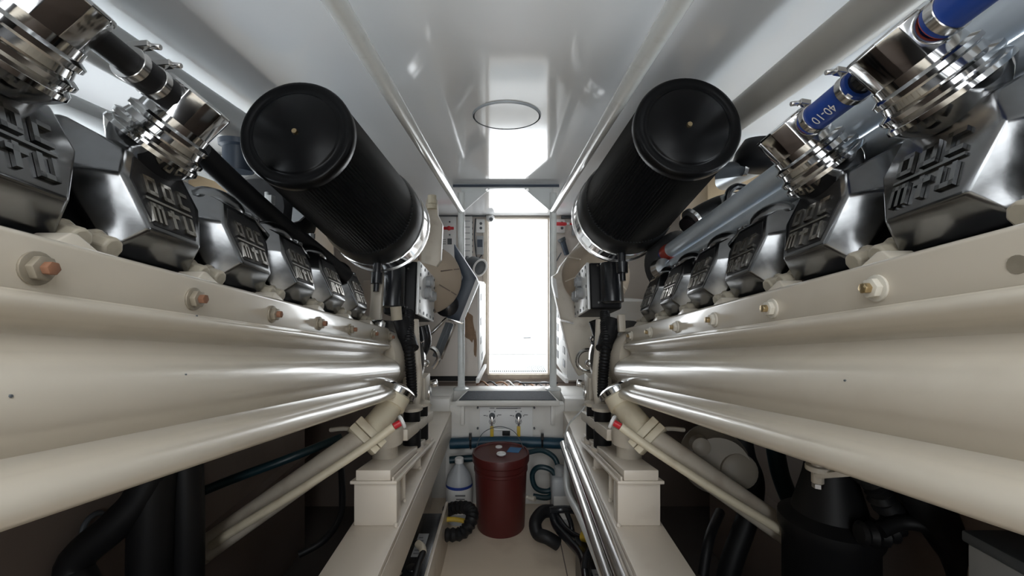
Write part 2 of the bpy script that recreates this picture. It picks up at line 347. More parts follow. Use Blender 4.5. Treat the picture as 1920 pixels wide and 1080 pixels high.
# ------------------------------------------------------------------ engine beds (stringers)
SX, SX2, SZ = .325, .475, -.725
for sg, nm in ((-1, 'left'), (1, 'right')):
    t = thing('engine_bed', 'cream steel engine bed running along the %s side of the bilge' % nm, 'engine bed', (sg*.4, 1.2, ZF))
    x0, x1 = sorted((sg*SX, sg*SX2))
    part('top_plate', MB().box((x0, -1.2, SZ-.02), (x1, 2.52, SZ)), 'stringer', t, bevel=.003)
    x0, x1 = sorted((sg*SX, sg*(SX+.018)))
    part('inner_web', MB().box((x0, -1.2, SZ-.15), (x1, 2.52, SZ-.021)), 'stringer', t, bevel=.002)
    x0, x1 = sorted((sg*.44, sg*.47)); part('outer_web', MB().box((x0, -1.2, ZF), (x1, 2.52, SZ-.021)), 'stringer', t)
    # riser under the engine mount
    x0, x1 = sorted((sg*.335, sg*.465))
    mb = MB(); mb.box((x0, 1.31, SZ), (x1, 1.36, -.594)); part('riser', mb, 'stringer', t, bevel=.003)
    for y, zt in ((1.46, -.617), (1.72, -.663)):
        x0, x1 = sorted((sg*.345, sg*.46))
        part('gusset', MB().box((x0, y, SZ), (x1, y+.012, zt)), 'stringer', t, bevel=.002)
    # sloping angle-iron rail lying on risers
    a = Vector((0, 1.29, -.590)); b = Vector((0, 1.98, -.714))
    def row(xa, xb, za, zb, m_, nm_, bv=.002):
        P = [(sg*xa, a.y, a.z+za), (sg*xb, a.y, a.z+za), (sg*xb, a.y, a.z+zb), (sg*xa, a.y, a.z+zb)]
        part(nm_, MB().prism(P, b - a), m_, t, bevel=bv)
    row(.330, .470, 0, .010, 'stringer', 'rail_plate'); row(.348, .453, .010, .043, 'stringer', 'rail_pad', .004)
    row(.3385, .3445, .010, .022, 'stringer', 'rail_lip', .001)
    w = MB()
    for (x, y) in ((.337, 1.308), (.347, 1.46), (.347, 1.72)): w.sphere((sg*x, y, SZ+.003), .008, 8, 5)
    part('weld_bead', w, 'stringer', t)
    for x in (.45, .52): part('flange_bolt', MB().cyl((sg*x, 2.521, -.69), (sg*x, 2.508, -.69), .011, n=6), 'stringer', t)

# ------------------------------------------------------------------ engines
PITCH = .21
def fit(mb): mb.v = [WE(p) for p in mb.v]; return mb    # world-placed piece into the tilted engine frame
PROF = [(.468,.112),(.4525,.066),(.447,.062),(.4385,.058),(.4355,.052),(.438,.045),(.449,.038),(.460,.032),(.462,.024),(.455,.015),(.438,.007),(.418,-.002),(.404,-.014),(.396,-.028),(.393,-.043),(.396,-.058),(.403,-.070),(.408,-.079),(.404,-.086),(.390,-.090),(.374,-.095),(.366,-.102),(.362,-.110),(.363,-.118),(.370,-.124),(.40,-.127),(.80,-.127),(.80,.112)]
LEAN = .40
def pan_x(h): return .49 + LEAN*(h - .177)
def strokes(word, cw=1.0):
    L = {'D': [(0,0,.26,1),(0,0,.9,.22),(0,.78,.9,1),(.66,.12,.92,.88)], 'C': [(0,0,.26,1),(0,0,.92,.22),(0,.78,.92,1)],
         'm': [(0,0,.2,1),(.4,0,.6,1),(.8,0,1,1),(0,.8,1,1)], 't': [(.3,0,.58,1),(0,.62,.95,.85)], 'u': [(0,0,.26,1),(0,0,.92,.22),(.68,0,.92,1)]}
    return L[word]
def build_engine(sg):
    side = 'left' if sg < 0 else 'right'
    base = Vector((sg*.8, .95, -.127))
    root = bpy.data.objects.new('marine_engine', None); C.objects.link(root); root.empty_display_size = .1
    root.location = EM(*base); root.rotation_euler = (-TILT, 0, 0); ORG[root] = base
    root['label'] = ('left marine diesel engine, cream and chrome, black hose between its caps' if sg < 0 else
                     'right marine diesel engine, cream and chrome, blue hoses between its caps')
    root['category'] = 'engine'; root['group'] = 'pair of marine engines'
    c2 = .6215 if sg < 0 else .70                        # centre of the second cover along the engine
    b0 = .403 if sg < 0 else .518
    END = 1.70
    def X(p): return [(sg*x, s, h) for x, s, h in p]
    # crankcase / oil pan shell
    R = []
    for s, pull in ((-1.25, 0), (END-.09, 0), (END-.05, .004), (END-.025, .012), (END-.008, .026), (END, .05)):
        R.append(X([(x + pull*(1 if x < .79 else 0), s, h*(1 - pull*1.5)) for x, h in PROF]))
    pan = part('crankcase_pan', MB().rings(R), 'cream', root, smooth=50)
    for s_, x_, h_, w_ in (((.354, .396, -.0285, .0016), (.55, .4015, -.018, .0011), (.62, .447, .0625, .0014)) if sg < 0 else ((.52, .398, -.024, .0014),)):
        part('paint_chip', MB().lathe([(0, w_), (.0016, w_*.8)], (sg*(x_+.0004), s_, h_), (-sg, 0, .1), 7), 'dkgrey', pan)
    # bolted rail
    rl = part('crankcase_rail', MB().prism(X([(.45,-1.25,.064),(.47,-1.25,.064),(.485,-1.25,.112),(.485,-1.25,.119),(.455,-1.25,.1195),(.45,-1.25,.115)]), (0, END+1.20, 0)), 'cream', root, bevel=.002)
    for k in range(-1, 7):
        s = b0 + k*PITCH
        if s > END - .02 or s < .15: continue
        if sg > 0 and k == -1:
            part('hole_plug', MB().cyl((sg*.452, .372, .083), (sg*.4492, .372, .083), .0085), 'grime', rl); continue
        n = part('rail_nut', MB().cyl((sg*.4505, s, .086), (sg*.447, s, .086), .0165, n=20).cyl((sg*.447, s, .086), (sg*.439, s, .086), .0125, n=6), 'grime' if sg < 0 else 'nut', rl, bevel=.001)
        part('rail_stud', MB().cyl((sg*.439, s, .086), (sg*.431, s, .086), .0068, n=6), 'rust' if sg < 0 else 'brass', rl, bevel=.0008)
    # head and block behind the covers
    part('cylinder_head', MB().prism(X([(.475,-1.25,.112),(.52,-1.25,.128),(.60,-1.25,.145),(.66,-1.25,.145),(.66,-1.25,.05),(.475,-1.25,.05)]), (0, END+1.20, 0)), 'block', root, bevel=.003)
    part('engine_block', MB().prism(X([(.60,-1.25,.14),(.645,-1.25,.25),(.70,-1.25,.30),(.95,-1.25,.27),(1.2,-1.25,.10),(1.2,-1.25,-.10),(.80,-1.25,-.11),(.61,-1.25,.08)]), (0, END+1.25, 0)), 'block', root, bevel=.01)
    part('sump', MB().prism(X([(.66,-.4,-.126),(1.0,-.4,-.126),(.95,-.4,-.215),(.74,-.4,-.215)]), (0, 1.6, 0)), 'block', root, bevel=.02)
    # valve covers
    fp = [(-.0495,.177),(.0495,.177),(.075,.247),(.055,.294),(-.055,.294),(-.075,.247)]
    bp_ = [(-.072,.139,.523),(.072,.139,.523),(.098,.255,.59),(.075,.335,.615),(-.075,.335,.615),(-.098,.255,.59)]
    def covermesh():
        mb = MB()
        R1 = [(sg*pan_x(h), s, h) for s, h in fp]; R2 = [(sg*x, s, h) for s, h, x in bp_]; R3 = [(sg*(x+.055), s, h+.004) for s, h, x in bp_]
        mb.rings([R1, R2, R3]); return mb.mesh('valve_cover', 'chrome', bevel=.0048, seg=3, smooth=24, ang=13)
    cm = covermesh()
    nrm = Vector((-sg*1, 0, LEAN)).normalized()          # panel normal, towards the aisle and up
    def pp(a, b, lift):                                  # a along reading direction, b = height on the panel
        return Vector((sg*pan_x(b), -sg*a, b)) + nrm*lift
    def panelmesh():
        q = [(-.041,.185),(.041,.185),(.062,.247),(.046,.285),(-.046,.285),(-.062,.247)]
        P = [pp(a, b, -.001) for a, b in q]; return MB().prism(P, nrm*.0022).mesh('reflection_panel', 'panel', bevel=.0008, seg=1)  # black panel stands in for the dark reflection on the cover face
    def lettermesh():
        mb = MB()
        def word(txt, a0, w, gap, b0_, hh):
            a = a0
            for ch in txt:
                for (x0, y0, x1, y1) in strokes(ch):
                    P = [pp(a + x0*w, b0_ + y0*hh, .0005), pp(a + x1*w, b0_ + y0*hh, .0005), pp(a + x1*w, b0_ + y1*hh, .0005), pp(a + x0*w, b0_ + y1*hh, .0005)]
                    mb.prism(P, nrm*.0045)
                a += w + gap
        word('DDC', -.043, .023, .0085, .2315, .028); word('mtu', -.043, .023, .0075, .190, .028)
        P = [pp(-.046, .2230, .0005), pp(.044, .2230, .0005), pp(.044, .2265, .0005), pp(-.046, .2265, .0005)]; mb.prism(P, nrm*.003)
        return mb
    pm = panelmesh(); lm1 = lettermesh().mesh('lettering', 'letter'); lm0 = lettermesh().mesh('lettering', 'chrome')
    ear = MB().sphere((sg*.585, -.005, .300), 1, 20, 10, (.045, .07, .036)).mesh('cover_ear', 'chrome', smooth=60)
    strap = MB().prism(X([(.548,.055,.300),(.60,.055,.318),(.60,.155,.302),(.555,.155,.276)]), (0,0,.010)).cyl((sg*.575,.105,.30),(sg*.575,.105,.318),.014,n=14).mesh('cover_strap', 'chrome', bevel=.003)
    studm = MB().lathe([(0,.019),(.008,.019),(.009,.015),(.030,.0145),(.033,.012)], (sg*.535,0,.149), (-sg*.93,0,-.25), 8).mesh('head_bolt', 'boltcream', bevel=.0012, seg=1, smooth=20)
    wedge = MB().prism(X([(.468,-.034,.116),(.468,.034,.116),(.478,.004,.138),(.478,-.004,.138)]), (sg*.04, 0, 0)).mesh('head_lug', 'cream', bevel=.002)
    for i in range(-1, 6):
        s = c2 + (i-1)*PITCH
        if s < .1: continue
        cv = shared('valve_cover', cm, root, (0, s, 0))
        if i > 0: shared('reflection_panel', pm, cv, (0,0,0))
        shared('lettering', lm0 if i <= 0 else lm1, cv, (0,0,0))
        if i > 1: shared('cover_ear', ear, cv, (0,0,0)); shared('cover_strap', strap, cv, (0,0,0))
        for d in (-.021, .021): shared('head_bolt', studm, root, (0, s + PITCH/2 + d, 0))
        shared('head_lug', wedge, root, (0, s + .05, 0))
    # filler necks on the first two covers
    ax = Vector((-sg*.62, 0, .78)).normalized()
    nb = Vector((sg*.545, 0, .326))
    neck = MB().lathe([(-.03,.046),(-.014,.060),(-.004,.067),(.002,.066),(.006,.061),(.010,.065),(.016,.065),(.020,.057),(.029,.0545),(.032,.059),(.038,.059),(.042,.051),(.053,.050)], nb, ax, 36).mesh('filler_neck', 'chrome_hi', smooth=30)
    capm = MB().lathe([(.048,.0475),(.100,.0490),(.104,.0465)], nb, ax, 12, ph=.1).mesh('neck_cap', 'chrome_hi', bevel=.0012, smooth=12)
    for i in (0, 1):
        s = c2 + (i-1)*PITCH
        n = shared('filler_neck', neck, root, (0, s, 0)); shared('neck_cap', capm, n, (0,0,0))
    # hoses between the caps
    hc = nb + ax*.076
    hx, hh = hc.x, hc.z
    s1 = c2 - PITCH; s2 = c2
    def clampset(par, s, r):
        cl = MB().lathe([(-.006, r+.0022),(.006, r+.0022)], (hx, s, hh), (0,1,0), 24)
        cl.beam((hx-.006, s, hh+r+.004), (hx+.022*-sg, s, hh+r+.007), .011, .009, up=(0,0,1)).cyl((hx-.02*sg, s, hh+r+.006), (hx-.036*sg, s, hh+r+.004), .004, n=8)
        part('hose_clamp', cl, 'steel', par, bevel=.0008, seg=1)
    if sg < 0:
        h = part('breather_hose', MB().tube([(hx, s1+.03, hh), (hx, s1+.10, hh), (hx, s1+.125, hh), (hx, s2-.03, hh)], [.0165]*7+[.0215]*30, 16, 6), 'black', root)
        clampset(h, s1+.103, .0215); clampset(h, s1+.140, .0215)
        part('hose_spigot', MB().cyl((hx, s2-.07, hh), (hx, s2-.02, hh), .0175), 'galv', root)
        part('hose_stub', MB().tube([(hx, s1-.03, hh), (hx, s1-.30, hh)], .0215, 16), 'black', root)
    else:
        part('hose_spigot', MB().cyl((hx, s1+.02, hh), (hx, s1+.12, hh), .0165), 'black_gl', root)
        part('hose_spigot', MB().cyl((hx, s2-.075, hh), (hx, s2-.02, hh), .0185), 'galv', root)
        for (sa, sb, ca) in ((s1+.064, s2-.044, True), (s1-.24, s1-.048, False)):
            h = part('blue_hose', MB().tube([(hx, sa, hh), (hx, (sa+sb)/2, hh), (hx, sb, hh)], .0215, 24, 4), 'blue', root)
            part('hose_rim', MB().lathe([(-.001,.0208),(.0015,.0208),(.0015,.0186),(-.001,.0186)], (hx, sb, hh), (0,1,0), 24), 'redrim', h)
            clampset(h, sb-.012, .0215)
            if ca: clampset(h, sa+.012, .0215)
            th0 = math.atan2(-.72, -.70)
            def onhose(a, b, mid=(sa+sb)/2):
                th = th0 + b/.0219; return (hx + .0231*math.cos(th), mid + a, hh + .0231*math.sin(th))
            part('hose_print', text_mb('40-10', .0195, onhose), 'print', h)
            for q in (.046, .049) if ca else ():
                mbq = MB(); mbq.v = [Vector(onhose(-q + da, db)) for db in (-.002, .006) for da in (-.0012, .0012)]; mbq.f = [[0,1,3,2]]
                part('hose_mark', mbq, 'print', h)
    # air filter on an axis parallel to the engine
    fc = W(555, 249, 1.08) if sg < 0 else W(1291, 236, 1.14)
    fo = WE(fc); A = (0, 1, 0); L = .70 if sg < 0 else .68
    np_ = 96; R = []
    for l, r in ((.012,.134),(.035,.136),(L*.80,.172)):
        R.append([fo + Vector((math.cos(2*PI*j/(2*np_))*(r + (.0042 if j % 2 else -.0042)), l, math.sin(2*PI*j/(2*np_))*(r + (.0042 if j % 2 else -.0042)))) for j in range(2*np_)])
    af = part('air_filter', MB().rings(R), 'filter', root, smooth=20)
    part('filter_end_cap', MB().lathe([(-.004,.0001),(-.004,.104),(0,.108),(.003,.112),(.001,.122),(-.004,.130),(-.003,.137),(.004,.1415),(.03,.1415),(.034,.138),(.034,.10)], fo, A, 64), 'filtercap', af, smooth=50)
    part('cap_screw', MB().lathe([(-.011,.004),(-.011,.0062),(-.006,.0075),(-.003,.0075)], fo, A, 12), 'brass', af)
    part('filter_boot', MB().lathe([(L*.78,.174),(L*.80,.181),(L*.84,.187),(L*.92,.190),(L-.03,.190)], fo, A, 48), 'filter', af)
    part('filter_band', MB().lathe([(L-.034,.188),(L-.032,.195),(L+.085,.195),(L+.088,.18)], fo, A, 48), 'chrome_hi', af)
    part('band_clamp', MB().lathe([(L+.052,.190),(L+.052,.200),(L+.066,.200),(L+.066,.190)], fo, A, 48), 'steel', af)
    # compressor inlet behind the filter
    part('compressor_housing', MB().lathe([(L+.08,.168),(L+.12,.170),(L+.17,.150),(L+.21,.11),(L+.26,.09)], fo, A, 40), 'cream_mat', root, smooth=50)
    part('inlet_duct', MB().lathe([(L+.165,.12),(L+.165,.156),(L+.20,.16),(L+.215,.15)], fo, A, 40), 'blueblack', root, smooth=50)
    # control box with bolted plate
    if sg < 0: bx, s0, s1_, hlo, hhi = .384, 1.86, 2.26, .195, .430
    else: bx, s0, s1_, hlo, hhi = .362, 1.93, 2.31, .225, .44
    x0, x1 = sorted((sg*(bx+.012), sg*(bx+.155)))
    cb = part('control_box', MB().box((x0, s0, hlo), (x1, s1_, hhi)), 'black', root, bevel=.012, seg=3)
    x0, x1 = sorted((sg*bx, sg*(bx+.013)))
    pl = part('cover_plate', MB().box((x0, s0, hlo), (x1, s1_, hhi)), 'plate', cb, bevel=.003)
    for i in range(5):
        for hq in (hlo+.016, hhi-.016): part('plate_bolt', MB().cyl((sg*(bx-.0025), s0+.03+i*(s1_-s0-.06)/4, hq), (sg*(bx+.004), s0+.03+i*(s1_-s0-.06)/4, hq), .0075, n=8), 'dkgrey', cb)
    for i in range(1, 4):
        for sq in (s0+.02, s1_-.02): part('plate_bolt', MB().cyl((sg*(bx-.0025), sq, hlo+i*(hhi-hlo)/4), (sg*(bx+.004), sq, hlo+i*(hhi-hlo)/4), .0075, n=8), 'dkgrey', cb)
    for sq, hq in ((s0+.17, hhi-.062), (s0+.14, hhi-.122), (s0+.27, hhi-.118)):
        part('plug_socket', MB().cyl((sg*(bx-.03), sq, hq), (sg*(bx+.004), sq, hq), .022, n=12).cyl((sg*(bx-.022), sq, hq), (sg*(bx+.002), sq, hq), .029, n=8), 'grey', cb, bevel=.002)
    for i, (dx, dh) in enumerate(((.05, .03), (.11, .03), (.05, .2), (.11, .2))):
        part('box_screw', MB().cyl((sg*(bx+dx), s0-.004, hlo+dh), (sg*(bx+dx), s0+.004, hlo+dh), .005, n=8), 'steel', cb)
    part('oil_filter_can', MB().lathe([(0,.03),(.006,.05),(.17,.05),(.18,.046)], (sg*(bx+.10), s0-.045, hlo+.02), (0,0,1), 28), 'black_gl', root)
    # stay between filter and rail
    if sg < 0:
        part('filter_stay', MB().box((-.545, 1.70, .10), (-.50, 1.73, .34)), 'cream_mat', root, bevel=.004)
        part('stay_foot', MB().box((-.53, 1.66, .095), (-.475, 1.73, .155)), 'steel', root, bevel=.012, seg=3)
    else:
        part('filter_stay', MB().box((.445, 1.72, .11), (.472, 1.75, .18)), 'cream_mat', root, bevel=.004)
    fx, fh = fo.x, fo.z
    dp = part('drain_fitting', MB().lathe([(0,.012),(.03,.012),(.032,.022),(.075,.024),(.078,.016),(.12,.016),(.125,.03),(.15,.032)], (fx + sg*-.02, fo.y+L*.93, fh-.30), (0,0,1), 16), 'black_gl', root)
    # gear case and end ring
    gc = part('gear_case', MB().lathe([(0,.13),(.02,.14),(.20,.14),(.22,.13),(.30,.13)], (sg*.56, END-.02, -.0), (0,1,0), 40), 'cream', root, smooth=50)
    part('end_ring', MB().lathe([(0,.150),(0,.178),(.035,.178),(.045,.165)], (sg*.55, END+.27, .0), (0,1,0), 40), 'steel', root)
    for th in (-40, -5, 30, 62):
        q = math.radians(th); p = Vector((sg*(.55-.183*math.cos(q)), END+.285, .183*math.sin(q)))
        part('ring_lug', MB().torus(p, (0,1,0), .012, .006, 14, 8), 'steel', root)
    # far accessory drive
    if sg < 0:
        cc = WE(W(796, 520, 2.42)); 
        bw = part('fan_shroud', MB().lathe([(-.03,.06),(-.025,.10),(.02,.165),(.055,.198),(.06,.20),(.075,.2),(.09,.17),(.16,.10)], cc, A, 48), 'cast_tan', root, smooth=40)
        for k in range(8):
            q = k*PI/4+.3; e = Vector((math.cos(q), 0, math.sin(q)))
            part('shroud_rib', MB().beam(cc + e*.10 + Vector((0,-.029,0)), cc + e*.196 + Vector((0,.050,0)), .006, .006, up=(0,1,0)), 'hull', bw)  # dark rib colour paints the crease shadow
        P = [W(*q, 2.55) for q in ((851,457),(893,521),(897,531),(866,606),(843,601),(836,596),(868,520),(852,482))]
        bg_ = part('belt_guard', fit(MB().prism(P, (0,.10,0))), 'blueblack', root, bevel=.004)
        P = [W(*q, 2.545) for q in ((893,522),(897,531),(867,607),(860,605))]
        part('guard_lit_edge', fit(MB().prism(P, (0,.004,0))), 'white', bg_)  # white strip paints the light on the guard's lower right edge
        part('guard_strut', fit(MB().beam(W(836,597,2.5), W(868,606,2.5), .02, .012)), 'steel', root, bevel=.002)
        part('tension_arm', fit(MB().beam(W(838,597,2.45), W(801,632,2.35), .02, .016)), 'steel', root, bevel=.003)
        part('alternator_strap', fit(MB().beam(W(843,606,2.5), W(818,670,2.45), .05, .03)), 'dkgrey', root, bevel=.003)
        part('alternator_strap', fit(MB().beam(W(850,606,2.5), W(824,672,2.45), .012, .034)), 'steel', root, bevel=.002)
        part('alternator', fit(MB().lathe([(0,.03),(.02,.07),(.12,.07),(.14,.05)], W(836,572,2.5), (0,1,0), 24)), 'black_gl', root)
        part('inlet_bracket', fit(MB().prism([W(*q, 2.15) for q in ((800,372),(818,372),(820,402),(829,420),(826,488),(818,500),(790,492),(790,420))], (0,.05,0))), 'cream_mat', root, bevel=.004)
        part('dip_plug', fit(MB().cyl(W(810,382,2.14), W(810,366,2.14), .022, n=8).cyl(W(810,392,2.14), W(810,383,2.14), .026)), 'cream2', root, bevel=.002)
        part('ring_arm', fit(MB().tube([W(799,650,2.2), W(815,655,2.2), W(822,672,2.2), W(812,690,2.2)], .012, 8)), 'steel', root)
    else:
        P = [W(*q, 2.42) for q in ((1093,448),(1075,470),(1052,498),(1046,512),(1036,518),(1037,534),(1043,560),(1052,600),(1064,650),(1072,680),(1085,706),(1125,690),(1125,450))]
        part('belt_guard', fit(MB().prism(P, (0,.10,0))), 'cream_mat', root, bevel=.006)
        cc = WE(W(1120, 512, 2.34))
        bw = part('fan_shroud', MB().lathe([(-.07,.10),(-.06,.12),(-.01,.165),(.03,.185),(.05,.186)], cc, A, 40), 'cast_tan', root, smooth=40)
        for k in range(8):
            q = k*PI/4+.25; e = Vector((math.cos(q), 0, math.sin(q)))
            part('shroud_rib', MB().beam(cc + e*.118 + Vector((0,-.066,0)), cc + e*.178 + Vector((0,.01,0)), .007, .006, up=(0,1,0)), 'cream_mat', bw)
        part('guard_tab', fit(MB().prism([W(*q, 2.4) for q in ((1036,518),(1043,524),(1047,560),(1042,556),(1037,535))], (0,.02,0))), 'white', root)
        part('guard_bracket', fit(MB().beam(W(1050,600,2.38), W(1075,606,2.38), .02, .01)), 'steel', root)
        part('ring_hoop', fit(MB().torus(W(1102,676,2.2), (0,1,0), .055, .010)), 'steel', root)
    # hoses dropping beside the box
    q = (lambda px: px) if sg < 0 else (lambda px: 1902 - px)
    d0 = 1.78
    part('ribbed_hose', fit(MB().tube([W(q(768),585,d0+.1), W(q(766),640,d0), W(q(770),690,d0), W(q(773),745,d0)], .021, 14, 8, rib=.003)), 'black', root)
    part('cream_hose', fit(MB().tube([W(q(778),600,d0+.08), W(q(781),660,d0+.04), W(q(785),710,d0+.03), W(q(778),770,d0), W(q(765),800,d0)], .016, 12)), 'cream_mat', root)
    part('coupling', fit(MB().tube([W(q(752),600,d0+.05), W(q(765),640,d0+.02), W(q(770),655,d0)], .035, 14)), 'black', root)
    if sg < 0:
        part('tape_wrap', fit(MB().cyl(W(742,575,1.72), W(744,600,1.72), .022, n=16)), 'tape', root)
        part('belt_cover', fit(MB().tube([W(790,612,2.0), W(795,640,2.0), W(786,665,2.0)], .035, 12)), 'black_gl', root)
    else:
        part('belt_cover', fit(MB().tube([W(1120,600,1.95), W(1130,640,1.95), W(1118,655,1.95)], .04, 12)), 'black_gl', root)
        part('red_clip', fit(MB().cyl(W(1131,636,1.86), W(1131,643,1.86), .015)), 'red', root)
    # oil filler pipe, elbow and clamp
    g = q
    fp_ = part('filler_pipe', fit(MB().tube([W(g(693),812,1.33), W(g(560),905,1.30), W(g(400),1018,1.24), W(g(385),1032,1.23)], .0365, 20, 3)), 'cream_mat', root)
    part('filler_elbow', fit(MB().tube([W(g(690),815,1.33), W(g(706),795,1.36), W(g(722),775,1.40), W(g(735),757,1.44), W(g(742),745,1.46)], .0395, 20, 5)), 'cream2', fp_)
    part('elbow_collar', fit(MB().cyl(W(g(731),762,1.43), W(g(744),738,1.46), .050, .050, 24)), 'cream2', fp_, bevel=.002)
    part('filler_cap', fit(MB().lathe([(0,.050),(.004,.060),(.02,.060),(.029,.048),(.033,.0)], W(g(744),740,1.46), W(g(754),722,1.475) - W(g(744),740,1.46), 24)), 'chrome_hi', fp_)
    cdir = (W(g(706),795,1.36) - W(g(676),825,1.325)).normalized()
    cpt = W(g(693),812,1.335); side_ = cdir.cross(Vector((0,1,0))).normalized(); up_ = side_.cross(cdir)
    mbq = MB().obox(cpt, cdir*.012, side_*.055, up_*.043).obox(cpt + cdir*-.025, cdir*.011, side_*.055, up_*.043)
    part('pipe_clamp', fit(mbq), 'cream2', fp_, bevel=.003)
    part('clamp_bracket', fit(MB().tube([cpt - side_*.05*sg*-1 + cdir*-.01, W(g(660),806,1.36), W(g(620),806,1.40)], .007, 8)), 'cream_mat', fp_)
    # dipstick tube with red handle
    ds = part('dipstick_tube', fit(MB().tube([W(g(738),800,1.30), W(g(680),842,1.27), W(g(560),920,1.22), W(g(470),975,1.195), W(g(425),1003,1.195), W(g(398),1022,1.21)], .0125, 12, 3)), 'cream2', fp_)
    hd = (W(g(752),792,1.31) - W(g(738),800,1.30)).normalized()
    part('dipstick_handle', fit(MB().cyl(W(g(738),800,1.30), W(g(752),792,1.31), .010)), 'red', fp_)
    part('handle_disc', fit(MB().lathe([(.022,.012),(.024,.0215),(.031,.0215),(.033,.017)], W(g(738),800,1.30), hd, 20)), 'white', fp_)
    # engine foot, mount arm and rubber cushions
    ft = part('engine_foot', fit(MB().lathe([(0,.042),(.05,.042),(.054,.058),(.11,.058)], (sg*.415, 1.47, -.585), (0,0,1), 28)), 'cream_mat', root, smooth=40)
    arm = part('mount_arm', fit(MB().prism([(sg*.345,1.50,-.535),(sg*.475,1.50,-.535),(sg*.475,1.50,-.495),(sg*.345,1.50,-.495)], (0, .52, -.085))), 'cream_mat', root, bevel=.004)
    for (x, y) in ((.375, 1.70), (.375, 1.86)):
        zc = -.535 - (y-1.50)*.163
        part('rubber_cushion', fit(MB().cyl((sg*x, y, zc-.06), (sg*x, y, zc+.005), .035, n=20)), 'black', arm); part('rubber_cushion', fit(MB().cyl((sg*x, y, zc+.04), (sg*x, y, zc+.085), .033, n=20)), 'black', arm)
        part('cushion_washer', fit(MB().lathe([(0,.042),(.012,.042),(.014,.03)], (sg*x, y, zc+.085), (0,0,1), 24)), 'cream_mat', arm)
        part('cushion_base', fit(MB().lathe([(0,.045),(.014,.045)], (sg*x, y, zc-.075), (0,0,1), 24)), 'stringer', arm)
    part('mount_upright', fit(MB().box(tuple(min(a_, b_) for a_, b_ in zip((sg*.36, 1.90, -.60), (sg*.46, 2.02, -.60))), (max(sg*.36, sg*.46), 2.02, -.40))), 'cream_mat', root, bevel=.006)
    part('drain_cock', fit(MB().cyl(W(g(808),720,2.05), W(g(820),718,2.05), .018, n=8).cyl(W(g(798),735,2.0), W(g(808),735,2.0), .03)), 'steel', root, bevel=.002)
    return root
eng_l = build_engine(-1)
eng_r = build_engine(1)

# parts that differ between the engines
def epart(root, name, mb, m, **k): return part(name, fit(mb), m, root, **k)
# right: a pair of silver coolant pipes lying along the top
for x, h, r in ((.600, .408, .027), (.606, .356, .021)):
    p = part('coolant_pipe', MB().tube([(x+.02, .25, h+.01), (x+.01, .8, h), (x, 1.55, h-.012)], r, 20, 4), 'galv', eng_r)
part('pipe_joint', MB().lathe([(0,.027),(.02,.03),(.05,.03)], (.600, 1.53, .396), (0,1,0), 20), 'redrim', eng_r)
part('pipe_sleeve', MB().lathe([(.05,.027),(.09,.027)], (.600, 1.53, .396), (0,1,0), 20), 'blue', eng_r)
epart(eng_r, 'breather_canister', MB().lathe([(0,.05),(.01,.075),(.03,.085),(.06,.08),(.10,.06),(.11,.02)], W(1425,322,1.42), (.1,-.1,1), 32), 'black', smooth=50)
epart(eng_r, 'breather_pipe', MB().tube([W(1400,314,1.42), W(1370,318,1.44), W(1340,322,1.46)], .026, 16, 4), 'dkgrey')
epart(eng_r, 'breather_clamp', MB().lathe([(0,.028),(.012,.028)], W(1398,314,1.42), (-1,.1,0), 20), 'steel')
epart(eng_r, 'charge_pipe', MB().tube([W(1395,375,1.6), W(1350,385,1.6), W(1310,405,1.6), W(1290,425,1.58)], .036, 16, 5), 'black')
epart(eng_r, 'hose_clip', MB().lathe([(0,.04),(.014,.04)], W(1300,408,1.56), (-.5,-.1,-.4), 20), 'steel')
epart(eng_r, 'lifting_eye', MB().tube([W(1362,395,1.5), W(1366,362,1.5), W(1380,350,1.5), W(1396,352,1.5)], .012, 10, 5), 'black_gl')
epart(eng_r, 'sensor_block', MB().obox(W(1370,375,1.55), (.025,0,0), (0,.03,0), (0,0,.02)), 'white', bevel=.003)
epart(eng_r, 'turbo_casing', MB().lathe([(0,.08),(.02,.12),(.10,.13),(.16,.10),(.18,.03)], W(1250,500,1.78), (.3,-1,.1), 32), 'block', smooth=50)
epart(eng_r, 'turbo_end', MB().lathe([(0,.04),(.03,.035),(.04,.0)], W(1238,506,1.58), (.2,-1,.3), 20), 'steel')
# left: dark lagged duct, canister and turbo casing
epart(eng_l, 'lagged_duct', MB().tube([W(375,285,.95), W(440,345,1.05), W(520,415,1.18), W(600,478,1.32), W(650,520,1.4)], .026, 12, 4), 'black')
epart(eng_l, 'breather_canister', MB().lathe([(0,.042),(.07,.042),(.075,.052),(.09,.054),(.096,.03)], W(447,322,1.30), (0,0,1), 28), 'blueblack', smooth=40)
epart(eng_l, 'breather_elbow', MB().tube([W(452,306,1.30), W(435,306,1.30), W(415,310,1.32)], .020, 14, 4), 'black')
epart(eng_l, 'breather_clamp', MB().lathe([(0,.024),(.012,.024)], W(434,306,1.30), (-1,0,0), 20), 'steel')
epart(eng_l, 'turbo_casing', MB().lathe([(0,.06),(.03,.14),(.16,.15),(.24,.10),(.25,.02)], W(530,420,1.72), (.1,-1,.1), 32), 'block', smooth=50)
epart(eng_l, 'sensor_block', MB().obox(W(507,375,1.35), (.010,0,0), (0,.012,0), (0,0,.014)).obox(W(500,367,1.35), (.005,0,0), (0,.005,0), (0,0,.012)), 'white', bevel=.002)
epart(eng_l, 'casing_flange', MB().prism([W(*q_, 1.42) for q_ in ((546,418),(549,388),(570,405),(560,414))], (0,.012,0)), 'grey')
for px in (574, 585): epart(eng_l, 'stud_nut', MB().cyl(W(px,448,1.42), W(px,438,1.42), .010, n=6), 'grey')

